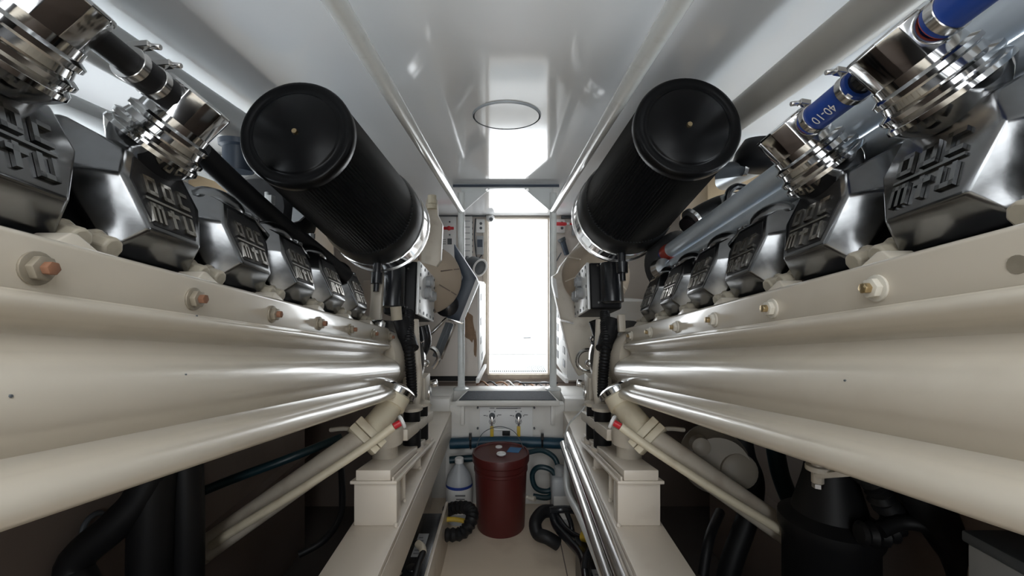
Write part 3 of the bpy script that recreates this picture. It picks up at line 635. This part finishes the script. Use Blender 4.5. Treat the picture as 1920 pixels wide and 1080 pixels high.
# ------------------------------------------------------------------ stanchion frame: posts, rails, crossbar
t = thing('stanchion_frame', 'white tubular frame of two posts, overhead grab rails and a crossbar by the step', 'frame', (0, 2.76, BZ))
for sg in (-1, 1):
    x = sg*.293
    part('post', MB().cyl((x, 2.76, BZ), (x, 2.76, .60), .0225, n=24), 'rail', t)
    part('base_flange', MB().lathe([(0,.05),(.008,.05),(.012,.04),(.02,.026)], (x, 2.76, BZ), (0,0,1), 28), 'rail', t)
    part('grab_rail', MB().tube([(x, -.9, .487), (x, 1.0, .487), (x, 2.755, .487)], .0205, 20, 2), 'rail', t)
    part('gusset_plate', MB().prism([(x - sg*.0, 2.757, .630), (x - sg*.185, 2.757, .630), (x - sg*.02, 2.757, .487), (x, 2.757, .487)], (0,.008,0)), 'pipe_w', t, bevel=.001)
    part('plate_screw', MB().cyl((x - sg*.165, 2.752, .618), (x - sg*.165, 2.757, .618), .010, n=10), 'steel', t)
part('crossbar', MB().box((-.345, 2.74, .628), (.33, 2.79, .655)), 'pipe_w', t, bevel=.003)
part('bar_edge', MB().box((-.345, 2.735, .632), (.33, 2.74, .650)), 'blueblack', t, bevel=.002)

# step
t = thing('step', 'white step with a black non-slip pad between the two posts', 'step', (0, 2.58, -.69))
part('tread', MB().prism([(-.295,2.47,-.652),(.30,2.47,-.652),(.265,2.72,-.652),(-.255,2.72,-.652)], (0,0,-.03)), 'gel_wall', t, bevel=.006)
part('non_slip_pad', MB().prism([(-.278,2.482,-.648),(.283,2.482,-.648),(.255,2.695,-.648),(-.245,2.695,-.648)], (0,0,-.0035)), 'tread', t)
for x in (-.26, .265): part('step_bracket', MB().box((x-.012, 2.50, -.80), (x+.012, 2.53, -.684)), 'gel_wall', t, bevel=.003)

# round deck plate
t = thing('deck_plate', 'round flush hatch plate in the glossy ceiling', 'hatch', (0, 1.66, HC))
hp = W(950, 217, 1.66); hp.z = HC
part('plate_ring', MB().lathe([(0,.128),(.004,.132),(.007,.132),(.007,.124)], hp + Vector((0,0,-.007)), (0,0,1), 56, cap=False), 'galv', t)
part('plate_disc', MB().lathe([(0,.124),(.004,.124)], hp + Vector((0,0,-.005)), (0,0,1), 56), 'gel', t)

# overhead pipes
solo('overhead_pipe', MB().tube([(.715, -.2, .555), (.725, 1.0, .545), (.735, 2.1, .535)], .046, 24, 3), 'pipe', 'thick grey pipe under the ceiling above the right engine', 'pipe')
solo('overhead_pipe', MB().tube([(-.93, -.2, .57), (-.94, 1.0, .565), (-.95, 2.1, .56)], .055, 24, 3), 'pipe_w', 'thick white pipe under the ceiling above the left engine', 'pipe')
solo('side_duct', MB().prism([(-1.12,-.2,.40),(-1.02,-.2,.42),(-1.02,-.2,.455),(-1.12,-.2,.47)], (0,2.3,0)), 'pipe_w', 'long white flat duct below the thick white pipe on the left', 'duct', bevel=.01)
solo('overhead_pipe', MB().tube([(1.05, -.2, .52), (1.05, 1.0, .515), (1.05, 2.1, .51)], .04, 20, 3), 'galv', 'grey-blue galvanised pipe behind the right engine caps, nearest the hull side', 'pipe')

# ------------------------------------------------------------------ valve panel under the step
t = thing('valve_panel', 'white panel with two selector valves and yellow tags under the step', 'control panel', (.0, 2.52, -.95))
part('panel_plate', MB().box((-.16, 2.520, -.895), (.148, 2.529, -.70)), 'white', t, bevel=.002)
for x in (-.088, .066):
    k = part('selector_valve', MB().lathe([(0,.018),(.012,.017),(.016,.011),(.03,.010)], (x, 2.520, -.752), (0,-1,0), 20), 'dkgrey', t)
    part('valve_lever', MB().box((x-.006, 2.488, -.80), (x+.006, 2.498, -.748)), 'steel', k, bevel=.002)
    part('warning_tag', MB().box((x-.010, 2.484, -.862), (x+.010, 2.488, -.802)), 'yellow', k, bevel=.004)
    mb = MB()
    for a in range(-60, 241, 60):
        q = math.radians(a); mb.box((x+.03*math.cos(q)-.003, 2.5185, -.752+.03*math.sin(q)-.003), (x+.03*math.cos(q)+.003, 2.5205, -.752+.03*math.sin(q)+.003))
    for dx, dz, w in ((0,.045,.014), (-.043,.002,.007), (.043,.006,.011), (0,-.035,.02), (0,-.045,.016)): mb.box((x+dx-w, 2.5185, -.752+dz-.002), (x+dx+w, 2.5205, -.752+dz+.002))
    part('dial_print', mb, 'ink', t)
mb = MB().box((-.065, 2.5185, -.711), (.06, 2.5205, -.705)).box((.02, 2.5185, -.885), (.13, 2.5205, -.881))
part('panel_print', mb, 'ink', t)
for x in (-.172, .158):
    for z in (-.705, -.825): part('panel_screw', MB().cyl((x, 2.515, z), (x, 2.529, z), .006, n=8), 'dkgrey', t)
part('tag_bar', MB().tube([(-.075, 2.49, -.822), (.02, 2.49, -.824)], .006, 8), 'white', t)
part('tag_block', MB().box((-.028, 2.482, -.856), (.016, 2.494, -.828)), 'black', t, bevel=.003)

# blue suction pipes on the bulkhead
t = thing('suction_pipe', 'blue-green pipe with clips across the bulkhead behind the red bucket', 'pipe', (0, 2.46, -.93))
part('pipe_run', MB().tube([(-.33, 2.497, -.905), (0, 2.497, -.895), (.33, 2.497, -.905)], .031, 16, 4), 'bluepipe', t)
part('lower_pipe', MB().tube([(-.33, 2.47, -.99), (-.1, 2.48, -.975), (0, 2.48, -.975)], .02, 12, 4), 'teal', t)
for x in (-.21, .20): part('pipe_clip', MB().torus((x, 2.495, -.897), (1,0,0), .033, .006).box((x-.008, 2.455, -.87), (x+.008, 2.475, -.835)), 'black_gl', t)

# ------------------------------------------------------------------ bucket
bx, by = -.034, 2.30
t = thing('bucket', 'oxblood red plastic bucket with lid standing on the bilge floor', 'bucket', (bx, by, ZF))
o = Vector((bx, by, ZF))
part('bucket_body', MB().lathe([(0,.122),(.006,.126),(.30,.138),(.305,.143),(.318,.143),(.32,.139),(.335,.139),(.337,.144),(.348,.144),(.350,.140),(.38,.141)], o, (0,0,1), 48), 'bucket', t, smooth=40)
ld = part('lid', MB().lathe([(.352,.146),(.354,.151),(.388,.152),(.395,.149),(.395,.142),(.388,.138),(.388,.001)], o, (0,0,1), 48), 'bucket', t, smooth=40)
part('bung_cap', MB().lathe([(.388,.018),(.394,.018),(.396,.014)], o + Vector((-.012,.075,0)), (0,0,1), 20), 'white', ld)
part('spout_ring', MB().torus(o + Vector((.003,-.035,.396)), (0,0,1), .020, .0055, 24, 8), 'white', ld)
part('spout_cap', MB().lathe([(.388,.017),(.394,.017)], o + Vector((.003,-.035,0)), (0,0,1), 20), 'white', ld)
part('tape_patch', MB().obox(o + Vector((.072,.035,.3892)), (.032,-.006,0), (.010,.034,0), (0,0,.0008)), 'bluetape', ld)
part('bail_handle', MB().tube([o+Vector((-.147,0,.345)), o+Vector((-.115,.1,.44)), o+Vector((-.05,.145,.472)), o+Vector((.02,.15,.474)), o+Vector((.09,.12,.44)), o+Vector((.147,0,.345))], .0022, 6), 'dkgrey', t)

# bottle
t = thing('bottle', 'milky plastic bottle with a blue banded label left of the bucket', 'bottle', (-.262, 2.36, ZF))
o = Vector((-.262, 2.36, ZF))
part('bottle_body', MB().lathe([(0,.066),(.01,.072),(.21,.072),(.245,.062),(.28,.040),(.305,.022),(.315,.021)], o, (0,0,1), 32), 'jug', t, smooth=45)
part('bottle_cap', MB().lathe([(.312,.024),(.335,.024),(.338,.020)], o, (0,0,1), 20), 'white', t)
lb = part('label_wrap', MB().lathe([(.06,.0728),(.195,.0728)], o, (0,0,1), 32, cap=False), 'white', t)
part('label_band', MB().lathe([(.19,.0734),(.205,.0734)], o, (0,0,1), 32, cap=False), 'jugblue', t)
part('label_print', MB().box((-.275, 2.2855, ZF+.160), (-.222, 2.2875, ZF+.168)).box((-.27, 2.2855, ZF+.142), (-.225, 2.2875, ZF+.148)), 'ink', lb)

# ribbed hose left, collar hose right
solo('bilge_hose', MB().tube([W(835,1003,1.98), W(865,1000,1.98), W(882,980,2.0), W(885,962,2.05), W(875,952,2.10), W(852,952,2.16), W(838,958,2.2)], .028, 14, 6, rib=.006), 'black', 'black ribbed hose curling past the bottle left of the bucket', 'hose')
solo('yellow_hose', MB().tube([W(836,974,2.1), W(855,974,2.1), W(876,978,2.1)], .011, 10), 'yellow', 'short yellow hose behind the black ribbed hose by the bottle', 'hose')
solo('hose_offcut', MB().tube([W(1046,1020,2.0), W(1026,1008,2.0), W(1008,1000,2.02), W(1004,978,2.05), W(1018,960,2.1), W(1036,958,2.12)], .030, 14, 6), 'black', 'thick black hose offcut curled like a letter C right of the bucket', 'hose')
solo('coiled_hose', MB().tube([W(992,848,2.44), W(1018,845,2.42), W(1042,862,2.38), W(1046,895,2.36), W(1030,920,2.36), W(1005,915,2.36), W(998,890,2.36), W(1010,876,2.34), W(1034,882,2.33), W(1044,905,2.33), W(1030,932,2.33), W(1000,930,2.35)], .014, 12, 6), 'teal', 'blue-green hose coiled against the bulkhead right of the bucket', 'hose')
solo('hose_fitting', MB().cyl(W(992,933,2.3), W(1003,936,2.28), .014, n=8).cyl(W(986,931,2.3), W(992,933,2.3), .01, n=10), 'nut', 'small pale hose fitting on the floor right of the bucket', 'fitting', bevel=.001)
t = thing('strainer_jug', 'grey plastic canister tucked behind the steel tubes on the right', 'canister', (.285, 2.33, ZF))
o = Vector((.285, 2.33, ZF))
part('canister_body', MB().box((.235, 2.27, ZF), (.335, 2.40, ZF+.26)), 'jug', t, bevel=.02, seg=3)
part('canister_cap', MB().lathe([(.26,.032),(.30,.032),(.304,.026)], o, (0,0,1), 20), 'grey', t)
part('canister_label', MB().box((.245, 2.2665, ZF+.05), (.325, 2.2695, ZF+.17)), 'white', t)

# stainless tubes lying along the right bed
solo('stainless_tube', MB().tube([(.311, .30, -.775), (.311, 1.2, -.772), (.311, 2.2, -.760)], .024, 24, 2), 'steel', 'polished stainless tube lying along the right engine bed', 'tube')
solo('stainless_tube', MB().tube([(.281, .30, -.812), (.282, 1.2, -.810), (.286, 2.2, -.800)], .019, 20, 2), 'steel', 'second, thinner stainless tube beside the polished one, nearer the aisle', 'tube')
solo('grey_hose', MB().tube([(.30, 2.15, -.84), (.275, 2.0, -.90), (.268, 1.85, -.90), (.275, 1.6, -.86), (.285, 1.2, -.845), (.285, .6, -.845)], .015, 12, 6), 'pipe_w', 'pale grey hose sagging below the stainless tubes', 'hose')
solo('sounding_rod', MB().tube([W(1119,733,1.95), W(1092,768,1.97), W(1064,800,2.05), W(1060,840,2.1)], .004, 8, 4), 'pipe_w', 'thin bent rod leaning from the right engine down to the tubes', 'rod')

# batteries
def battery(name, label, x0, x1, y0, y1, z0, z1, grp):
    lx = x1-.05 if x0 < 0 else x0+.05
    t = thing('battery', label, 'battery', ((x0+x1)/2, (y0+y1)/2, z0), grp)
    part('battery_case', MB().box((x0, y0, z0), (x1, y1, z1-.03)), 'black_gl', t, bevel=.006)
    part('battery_lid', MB().box((x0-.004, y0-.004, z1-.03), (x1+.004, y1+.004, z1)), 'black_gl', t, bevel=.005)
    lb = part('battery_label', MB().box((lx-.022, y0+.17, z1), (lx+.022, y0+.33, z1+.0015)), 'grey', t)
    mb = MB()
    for i in range(6): mb.box((lx-.016, y0+.185+i*.022, z1+.0015), (lx+.014-.006*(i%3), y0+.193+i*.022, z1+.0022))
    part('label_print', mb, 'ink', lb)
    part('vent_cap', MB().cyl((lx, y0+.10, z1), (lx, y0+.10, z1+.006), .024, n=24), 'black_gl', t, bevel=.002)
    part('terminal', MB().cyl(((x0+x1)/2, y0+.04, z1), ((x0+x1)/2, y0+.04, z1+.02), .012), 'steel', t)
battery('battery', 'black battery behind a white board at the lower left of the aisle', -.485, -.312, 1.55, 2.05, ZF, -1.075, 'bilge batteries')
battery('battery', 'nearer black battery at the lower left, thick cable across it', -.485, -.312, .98, 1.50, ZF, -1.075, 'bilge batteries')
battery('battery', 'black battery under the cable bundle at the lower right of the aisle', .30, .435, 1.35, 1.9, ZF, -1.10, 'bilge batteries')
solo('battery_board', MB().box((-.306, .9, ZF), (-.292, 2.14, -1.062)), 'stringer', 'upright cream board between the floor and the left batteries', 'board', bevel=.003)
solo('floor_seam_strip', MB().box((.262, .9, ZF), (.266, 2.4, ZF+.004)), 'hull', 'thin dark seam strip along the right of the bilge floor', 'strip')
solo('battery_cable', MB().tube([W(778,1018,1.72), W(789,1022,1.7), W(793,1035,1.66), W(784,1058,1.6), W(776,1090,1.52)], .013, 12), 'black', 'thick black cable with a tan terminal on the left battery', 'cable')
solo('cable_lug', MB().tube([W(783,1019,1.70), W(791,1026,1.68), W(793,1036,1.655)], .0145, 12), 'tape', 'tan terminal sleeve at the end of the left battery cable', 'terminal')
for i, (pts, r, lab) in enumerate((
    ([W(1035,955,2.12), W(1042,985,2.05), W(1068,1015,1.9), W(1092,1045,1.75), W(1100,1090,1.6)], .019, 'longest black cable running from the offcut to the bottom of the aisle'),
    ([W(1040,960,2.12), W(1060,990,2.02), W(1085,1008,1.92), W(1110,1012,1.85)], .015, 'black cable ending in a yellow plug beside the steel tubes'),
    ([W(1030,957,2.1), W(1060,955,2.1), W(1095,962,2.02), W(1105,985,1.95)], .018, 'black cable arching behind the yellow plug'),
    ([W(1100,1090,1.62), W(1098,1055,1.68), W(1108,1030,1.72), W(1125,1022,1.72)], .016, 'black cable curving under the steel tubes at the bottom right'),
    ([W(1062,960,2.1), W(1070,980,2.06), W(1074,1000,2.0)], .012, 'short thin black cable between the two larger cables'))):
    solo('black_cable', MB().tube(pts, r, 12), 'black_gl', lab, 'cable', 'cables right of the bucket')
solo('yellow_plug', MB().tube([W(1092,1005,1.88), W(1103,1008,1.86), W(1114,1012,1.84)], .021, 12), 'yellow', 'yellow plug on a black cable by the steel tubes', 'plug')

# ------------------------------------------------------------------ door bulkhead equipment
yb = ZW - .001
def wb(px, d=ZW): return (px - CX)/F*d
def wz(py, d=ZW): return (CY - py)/F*d
t = thing('switch_panel', 'white electrical panel with red rotary switches left of the doorway', 'control panel', (wb(845), yb, wz(480)))
part('panel_plate', MB().box((wb(800), ZW-.03, wz(484)), (wb(856), ZW, wz(407))), 'white', t, bevel=.004)
part('breaker_strip', MB().box((wb(866), ZW-.045, wz(484)), (wb(886), ZW, wz(407))), 'white', t, bevel=.004)
for px in (826, 843):
    part('red_switch', MB().box((wb(px-9), ZW-.05, wz(431.5)), (wb(px+9), ZW-.03, wz(426.5))).cyl((wb(px), ZW-.055, wz(429)), (wb(px), ZW-.03, wz(429)), .02), 'red', t, bevel=.004)
part('display', MB().box((wb(840), ZW-.034, wz(459)), (wb(848), ZW-.03, wz(448))), 'dkgrey', t)
for py in (417, 441): part('panel_screw', MB().cyl((wb(844), ZW-.036, wz(py)), (wb(844), ZW-.03, wz(py)), .008, n=8), 'dkgrey', t)
mb = MB()
for py in (450, 454, 458): mb.box((wb(830), ZW-.031, wz(py)-.003), (wb(837), ZW-.0295, wz(py)+.003))
part('panel_print', mb, 'ink', t)
for py in (416, 427, 438, 449, 460, 471):
    part('breaker_mark', MB().box((wb(869), ZW-.0465, wz(py)-.004), (wb(882), ZW-.0445, wz(py)+.004)), 'grey', t)
    part('breaker_hole', MB().cyl((wb(887), ZW-.03, wz(py+2)), (wb(884.5), ZW-.03, wz(py+2)), .010, n=10), 'dkgrey', t)
t = thing('socket', 'white two-hole socket left of the doorway above a grey box', 'socket', (wb(901), yb, wz(437)))
part('socket_plate', MB().box((wb(893), ZW-.03, wz(437)), (wb(909), ZW, wz(412))), 'white', t, bevel=.005)
for py in (420, 428.5): part('socket_hole', MB().cyl((wb(902), ZW-.033, wz(py)), (wb(902), ZW-.029, wz(py)), .013, n=14), 'dkgrey', t)
t = thing('thermostat', 'grey wall box with a dark screen below the left socket', 'wall box', (wb(901), yb, wz(476)))
part('box_body', MB().box((wb(893.5), ZW-.04, wz(478)), (wb(907), ZW, wz(443))), 'grey', t, bevel=.006)
part('screen', MB().box((wb(895.5), ZW-.042, wz(464)), (wb(905), ZW-.039, wz(450))), 'blueblack', t)
solo('wall_cable', MB().tube([(wb(892), ZW-.012, wz(410)), (wb(890), ZW-.012, wz(440)), (wb(892), ZW-.012, wz(470)), (wb(896), ZW-.012, wz(486)), (wb(904), ZW-.012, wz(478))], .006, 8), 'dkgrey', 'thin dark cable beside the grey wall box', 'cable')
t = thing('corner_camera', 'small white camera in the top left corner of the doorway', 'camera', (wb(920), ZW-.03, wz(420)))
part('camera_body', MB().sphere((wb(920), ZW-.05, wz(411)), .038, 20, 10), 'white', t)
part('camera_bracket', MB().box((wb(912), ZW-.05, wz(413)), (wb(917), ZW, wz(405))), 'white', t, bevel=.004)
part('camera_lens', MB().cyl((wb(921.5), ZW-.094, wz(414)), (wb(921), ZW-.07, wz(413)), .017, n=16), 'dkgrey', t)
t = thing('flood_lamp', 'round blue-grey lamp head on a bracket left of the doorway', 'lamp', (-.29, 3.4, .2))
part('lamp_head', MB().cyl(W(884,494,3.45), W(900,502,3.38), .062, .066, 24), 'dkgrey', t, bevel=.005)
part('lamp_rim', MB().torus(W(900,502,3.38), W(900,502,3.38)-W(884,494,3.45), .064, .008), 'white', t)
part('lamp_arm', MB().tube([W(885,494,3.46), W(878,488,3.6), W(876,484,3.98)], .022, 10), 'dkgrey', t)
t = thing('socket', 'white socket right of the doorway behind a red lever', 'socket', (wb(1050), yb, wz(436)))
part('socket_plate', MB().box((wb(1041), ZW-.03, wz(437)), (wb(1059), ZW, wz(412))), 'white', t, bevel=.005)
for py in (419, 428.5): part('socket_hole', MB().cyl((wb(1053), ZW-.033, wz(py)), (wb(1053), ZW-.029, wz(py)), .013, n=14), 'dkgrey', t)
t = thing('shutoff_lever', 'red pull lever with a chrome link right of the doorway', 'lever', (wb(1055), ZW-.07, wz(425)))
part('lever_grip', MB().cyl((wb(1040), ZW-.08, wz(422)), (wb(1059), ZW-.08, wz(422.5)), .017, n=12), 'red', t, bevel=.004)
part('lever_rod', MB().cyl((wb(1059), ZW-.08, wz(422.5)), (wb(1090), ZW-.08, wz(422)), .008, n=10), 'red', t)
for px in (1063, 1077): part('lever_link', MB().box((wb(px-2.5), ZW-.09, wz(424)), (wb(px+2.5), ZW-.07, wz(419.5))), 'steel', t)
solo('wall_box', MB().box((wb(1072), ZW-.04, wz(442)), (wb(1089), ZW, wz(413))), 'grey', 'small grey wall box right of the doorway, behind the red lever rod', 'wall box', bevel=.006)
t = thing('torch', 'dark rubber torch clipped to the bulkhead right of the doorway', 'torch', (wb(1058), ZW-.04, wz(475)))
part('torch_head', MB().cyl(W(1052,447,3.965), W(1055,453,3.965), .040, .034, 20), 'dkgrey', t, bevel=.005)
part('torch_body', MB().cyl(W(1055,452,3.965), W(1063,478,3.965), .026, .024, 16), 'blueblack', t, bevel=.004)
solo('wall_rod', MB().tube([(wb(1052), ZW-.02, wz(474)), (wb(1041), ZW-.02, wz(493))], .005, 8), 'dkgrey', 'thin dark rod slanting beside the right post below the torch', 'rod')
solo('ceiling_loom', MB().tube([(wb(800), ZW-.03, wz(404)), (wb(880), ZW-.03, wz(405)), (wb(914), ZW-.03, wz(405))], .012, 10), 'dkgrey', 'dark cable run along the top of the bulkhead left of the doorway', 'cable')
solo('ceiling_loom', MB().box((wb(1052), ZW-.03, wz(410)), (wb(1085), ZW, wz(404))), 'dkgrey', 'dark cable run along the top of the bulkhead right of the doorway', 'cable', bevel=.004)

# cabinets each side of the doorway
t = thing('cabinet', 'pale pink-white cabinet with a brown stain left of the doorway', 'cabinet', (-.55, 3.4, BZ))
part('cabinet_body', MB().box((-1.0, 3.0, -.62), (-.205, 3.9, .045)), 'cab', t, bevel=.004)
part('kick_strip', MB().box((-1.0, 3.01, -.655), (-.21, 3.9, -.622)), 'black', t)
part('side_panel', MB().box((-.205, 3.03, -.60), (-.195, 3.88, .03)), 'white', t, bevel=.002)
for y, z in ((3.2,-.1), (3.15,-.28), (3.15,-.42), (3.3,-.56)): part('vent_slot', MB().box((-.196, y, z), (-.192, y+.12, z+.05)), 'dkgrey', t)
def blob(cx, cz, w, h, n, seed, y):
    rnd = random.Random(seed); P = []
    for i in range(n):
        a = 2*PI*i/n; k = .6 + .4*rnd.random(); P.append((cx + w*k*math.cos(a), y, cz + h*k*math.sin(a)))
    return P
part('flaked_patch', MB().prism(blob(-.27, -.27, .055, .14, 18, 4, 2.999), (0,.002,0)), 'stain', t)
part('flaked_patch', MB().prism(blob(-.222, -.40, .014, .12, 14, 9, 2.9985), (0,.002,0)), 'stain', t)
solo('cabinet_foot_rail', MB().beam((-.20, 2.90, -.63), (-.20, 3.95, -.72), .02, .03), 'white', 'white sloping rail at the foot of the left cabinet', 'rail')
t = thing('cabinet', 'white vented cabinet right of the doorway behind the right engine', 'cabinet', (.7, 3.4, BZ))
part('cabinet_body', MB().box((.415, 3.0, -.65), (1.1, 3.9, -.10)), 'white', t, bevel=.004)
for i in range(5): part('vent_slot', MB().box((.411, 3.10, -.58+i*.095), (.416, 3.20, -.53+i*.095)), 'dkgrey', t)
for i in range(4): part('vent_slot', MB().box((.411, 3.5, -.58+i*.11), (.416, 3.62, -.52+i*.11)), 'dkgrey', t)
solo('cabinet_foot_rail', MB().beam((.40, 2.90, -.63), (.42, 3.95, -.74), .02, .03), 'white', 'white sloping rail at the foot of the right cabinet', 'rail')
# wiring under the threshold
rnd = random.Random(3)
cols = ['copper', 'dkgrey', 'copper', 'pipe_w', 'dkgrey', 'copper', 'grey', 'dkgrey']
labs = ['orange-brown wire looping under the doorway sill, leftmost', 'dark wire sagging under the left of the doorway sill', 'orange wire arch under the middle left of the doorway sill',
        'pale wire under the middle of the doorway sill', 'dark wire drooping under the middle right of the doorway sill', 'orange wire hanging under the centre of the doorway sill',
        'grey wire under the right of the doorway sill', 'dark wire near the right post under the sill']
for i in range(8):
    x = -.19 + i*.075
    pts = [(x-.08, 3.85, -.87), (x-.03, 3.75, -.815 - .02*rnd.random()), (x+.02, 3.65, -.81 - .03*rnd.random()), (x+.07, 3.6, -.865), (x+.09, 3.5, -.872)]
    solo('wire', MB().tube(pts, .007, 8, 5), cols[i], labs[i], 'wire', 'wires under the doorway sill')
solo('wire_ladder', MB().beam((.10, 3.6, -.80), (.42, 3.6, -.80), .012, .012).beam((.10, 3.6, -.835), (.42, 3.6, -.835), .012, .008)
     .box((.16,3.595,-.835),(.166,3.605,-.80)).box((.24,3.595,-.835),(.246,3.605,-.80)).box((.32,3.595,-.835),(.326,3.605,-.80)), 'dkgrey', 'dark cable tray rungs under the right of the doorway sill', 'cable tray')
solo('paper_scrap', MB().prism([(.17,5.08,-.597),(.28,5.09,-.597),(.29,5.14,-.597),(.20,5.12,-.597)], (0,0,.004)), 'dkgrey', 'small dark leaf-like scrap on the white ledge outside the doorway', 'scrap')
# ------------------------------------------------------------------ under the engines
def hose(pts, r, m, lab, cat='hose', name='bilge_hose', rib=0, grp=None): return solo(name, MB().tube(pts, r, 14, 6, rib=rib), m, lab, cat, grp)
hose([W(320,790,1.0), W(270,920,.98), W(215,985,.96), W(140,1060,.94), (-.90,.93,-.72), (-.88,.95,ZF+.05)], .035, 'black', 'thick black hose slanting under the near left of the left engine')
hose([W(295,790,1.0), W(290,880,1.0), W(285,960,1.0), W(282,1060,1.0), W(280,1200,1.0)], .045, 'black', 'black hose hanging straight down under the left engine, nearer')
hose([W(348,780,1.05), W(350,880,1.05), W(352,960,1.05), W(352,1060,1.05), W(350,1250,1.05)], .035, 'black', 'black hose hanging straight down under the left engine, beside the yellow cap')
solo('fuel_filter', MB().lathe([(0,.02),(.01,.035),(.05,.035),(.06,.02)], W(345,930,1.05), (0,0,1), 20), 'yellow', 'yellow filter cap in the dark under the left engine', 'filter cap')
hose([W(290,960,1.25), W(420,905,1.35), W(540,860,1.4), W(640,820,1.5)], .014, 'teal', 'thin dark pipe running beneath the left engine pan')
hose([W(640,880,1.7), W(640,960,1.6), W(610,1010,1.5), W(560,1040,1.45)], .012, 'black', 'thin black hose loop beside the left engine bed')
solo('shade_liner', MB().box((-.97,1.18,ZF),(-.50,1.20,-1.0)), 'hull', 'dark panel under the left filler pipe, coloured for the shade there', 'panel')  # panel colour darkened to paint the shade under the engine
solo('shade_liner', MB().box((.50,1.28,ZF),(.97,1.30,-1.0)), 'hull', 'dark panel under the right filler pipe, coloured for the shade there', 'panel')
# right
hose([W(1380,745,1.44), W(1395,850,1.44), W(1412,900,1.44), W(1405,960,1.44), W(1370,1060,1.42), W(1350,1150,1.4)], .034, 'black', 'black hose hanging behind the right filler pipe')
hose([W(1445,745,1.42), W(1455,850,1.42), W(1470,910,1.42), W(1500,970,1.4), W(1540,1010,1.36)], .028, 'teal', 'dark green hose slanting behind the right filler pipe')
hose([W(1680,800,.98), W(1700,870,.98), W(1730,930,.97), W(1775,1000,.96), W(1810,1050,.95), W(1830,1120,.94)], .042, 'black', 'thick black hose slanting down under the near end of the right engine')
hose([W(1650,995,.98), W(1690,980,.98), W(1740,990,.96), W(1790,1040,.94)], .016, 'black', 'thin black hose crossing the thick one under the right engine')
hose([W(1610,880,1.0), W(1640,905,1.0), W(1655,940,1.0), W(1680,970,1.02), W(1660,1000,1.0), W(1610,1000,1.0)], .024, 'black', 'black ribbed hose under the right engine beside the strainer', rib=.008)
hose([W(1350,960,1.5), W(1330,1010,1.4), W(1318,1080,1.35)], .016, 'black', 'thin black hose behind the right engine bed')
t = thing('sea_strainer', 'large black strainer body in the dark under the right engine', 'strainer', (.835, 1.12, ZF))
o = Vector((.835, 1.12, ZF))
part('strainer_body', MB().lathe([(0,.095),(.02,.105),(.62,.105),(.64,.115),(.67,.115),(.69,.085),(.78,.06),(.84,.05)], o, (0,0,1), 32), 'black', t, smooth=40)
part('strainer_neck', MB().lathe([(0,.06),(.08,.06)], o + Vector((.0,-.10,.33)), (0,-1,0), 24), 'black', t)
part('strainer_nut', MB().cyl(o + Vector((-.09,-.1,.36)), o + Vector((-.115,-.13,.36)), .02, n=6), 'steel', t)
t = thing('engine_bracket', 'cream bolted bracket under the edge of the right engine pan', 'bracket', W(1545,885,1.05))
part('bracket_bar', MB().beam(W(1530,890,1.05), W(1600,884,1.0), .03, .014), 'cream_mat', t, bevel=.003)
part('bracket_stud', MB().cyl(W(1533,905,1.05), W(1533,868,1.05), .014, n=10).cyl(W(1533,882,1.05), W(1533,872,1.05), .026, n=20), 'cream_mat', t, bevel=.002)
part('bracket_nut', MB().cyl(W(1533,906,1.05), W(1533,914,1.05), .012, n=6), 'steel', t)
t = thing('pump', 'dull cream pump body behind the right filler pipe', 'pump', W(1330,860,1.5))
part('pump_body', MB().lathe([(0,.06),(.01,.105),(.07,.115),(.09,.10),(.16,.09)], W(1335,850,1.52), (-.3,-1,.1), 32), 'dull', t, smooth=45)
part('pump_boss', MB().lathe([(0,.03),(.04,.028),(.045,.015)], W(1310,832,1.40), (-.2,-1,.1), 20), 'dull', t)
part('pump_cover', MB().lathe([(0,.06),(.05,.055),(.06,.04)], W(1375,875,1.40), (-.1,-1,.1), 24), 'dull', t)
t = thing('junction_box', 'grey metal box with a lid at the lower right corner', 'box', (.91, .68, -.78))
part('box_body', MB().box((.852, .56, -.78), (.972, .80, -.475)), 'grey', t, bevel=.004)
part('box_lid', MB().box((.846, .554, -.473), (.974, .806, -.452)), 'dkgrey', t, bevel=.004)
part('box_sticker', MB().box((.849, .60, -.60), (.8525, .72, -.52)), 'white', t)
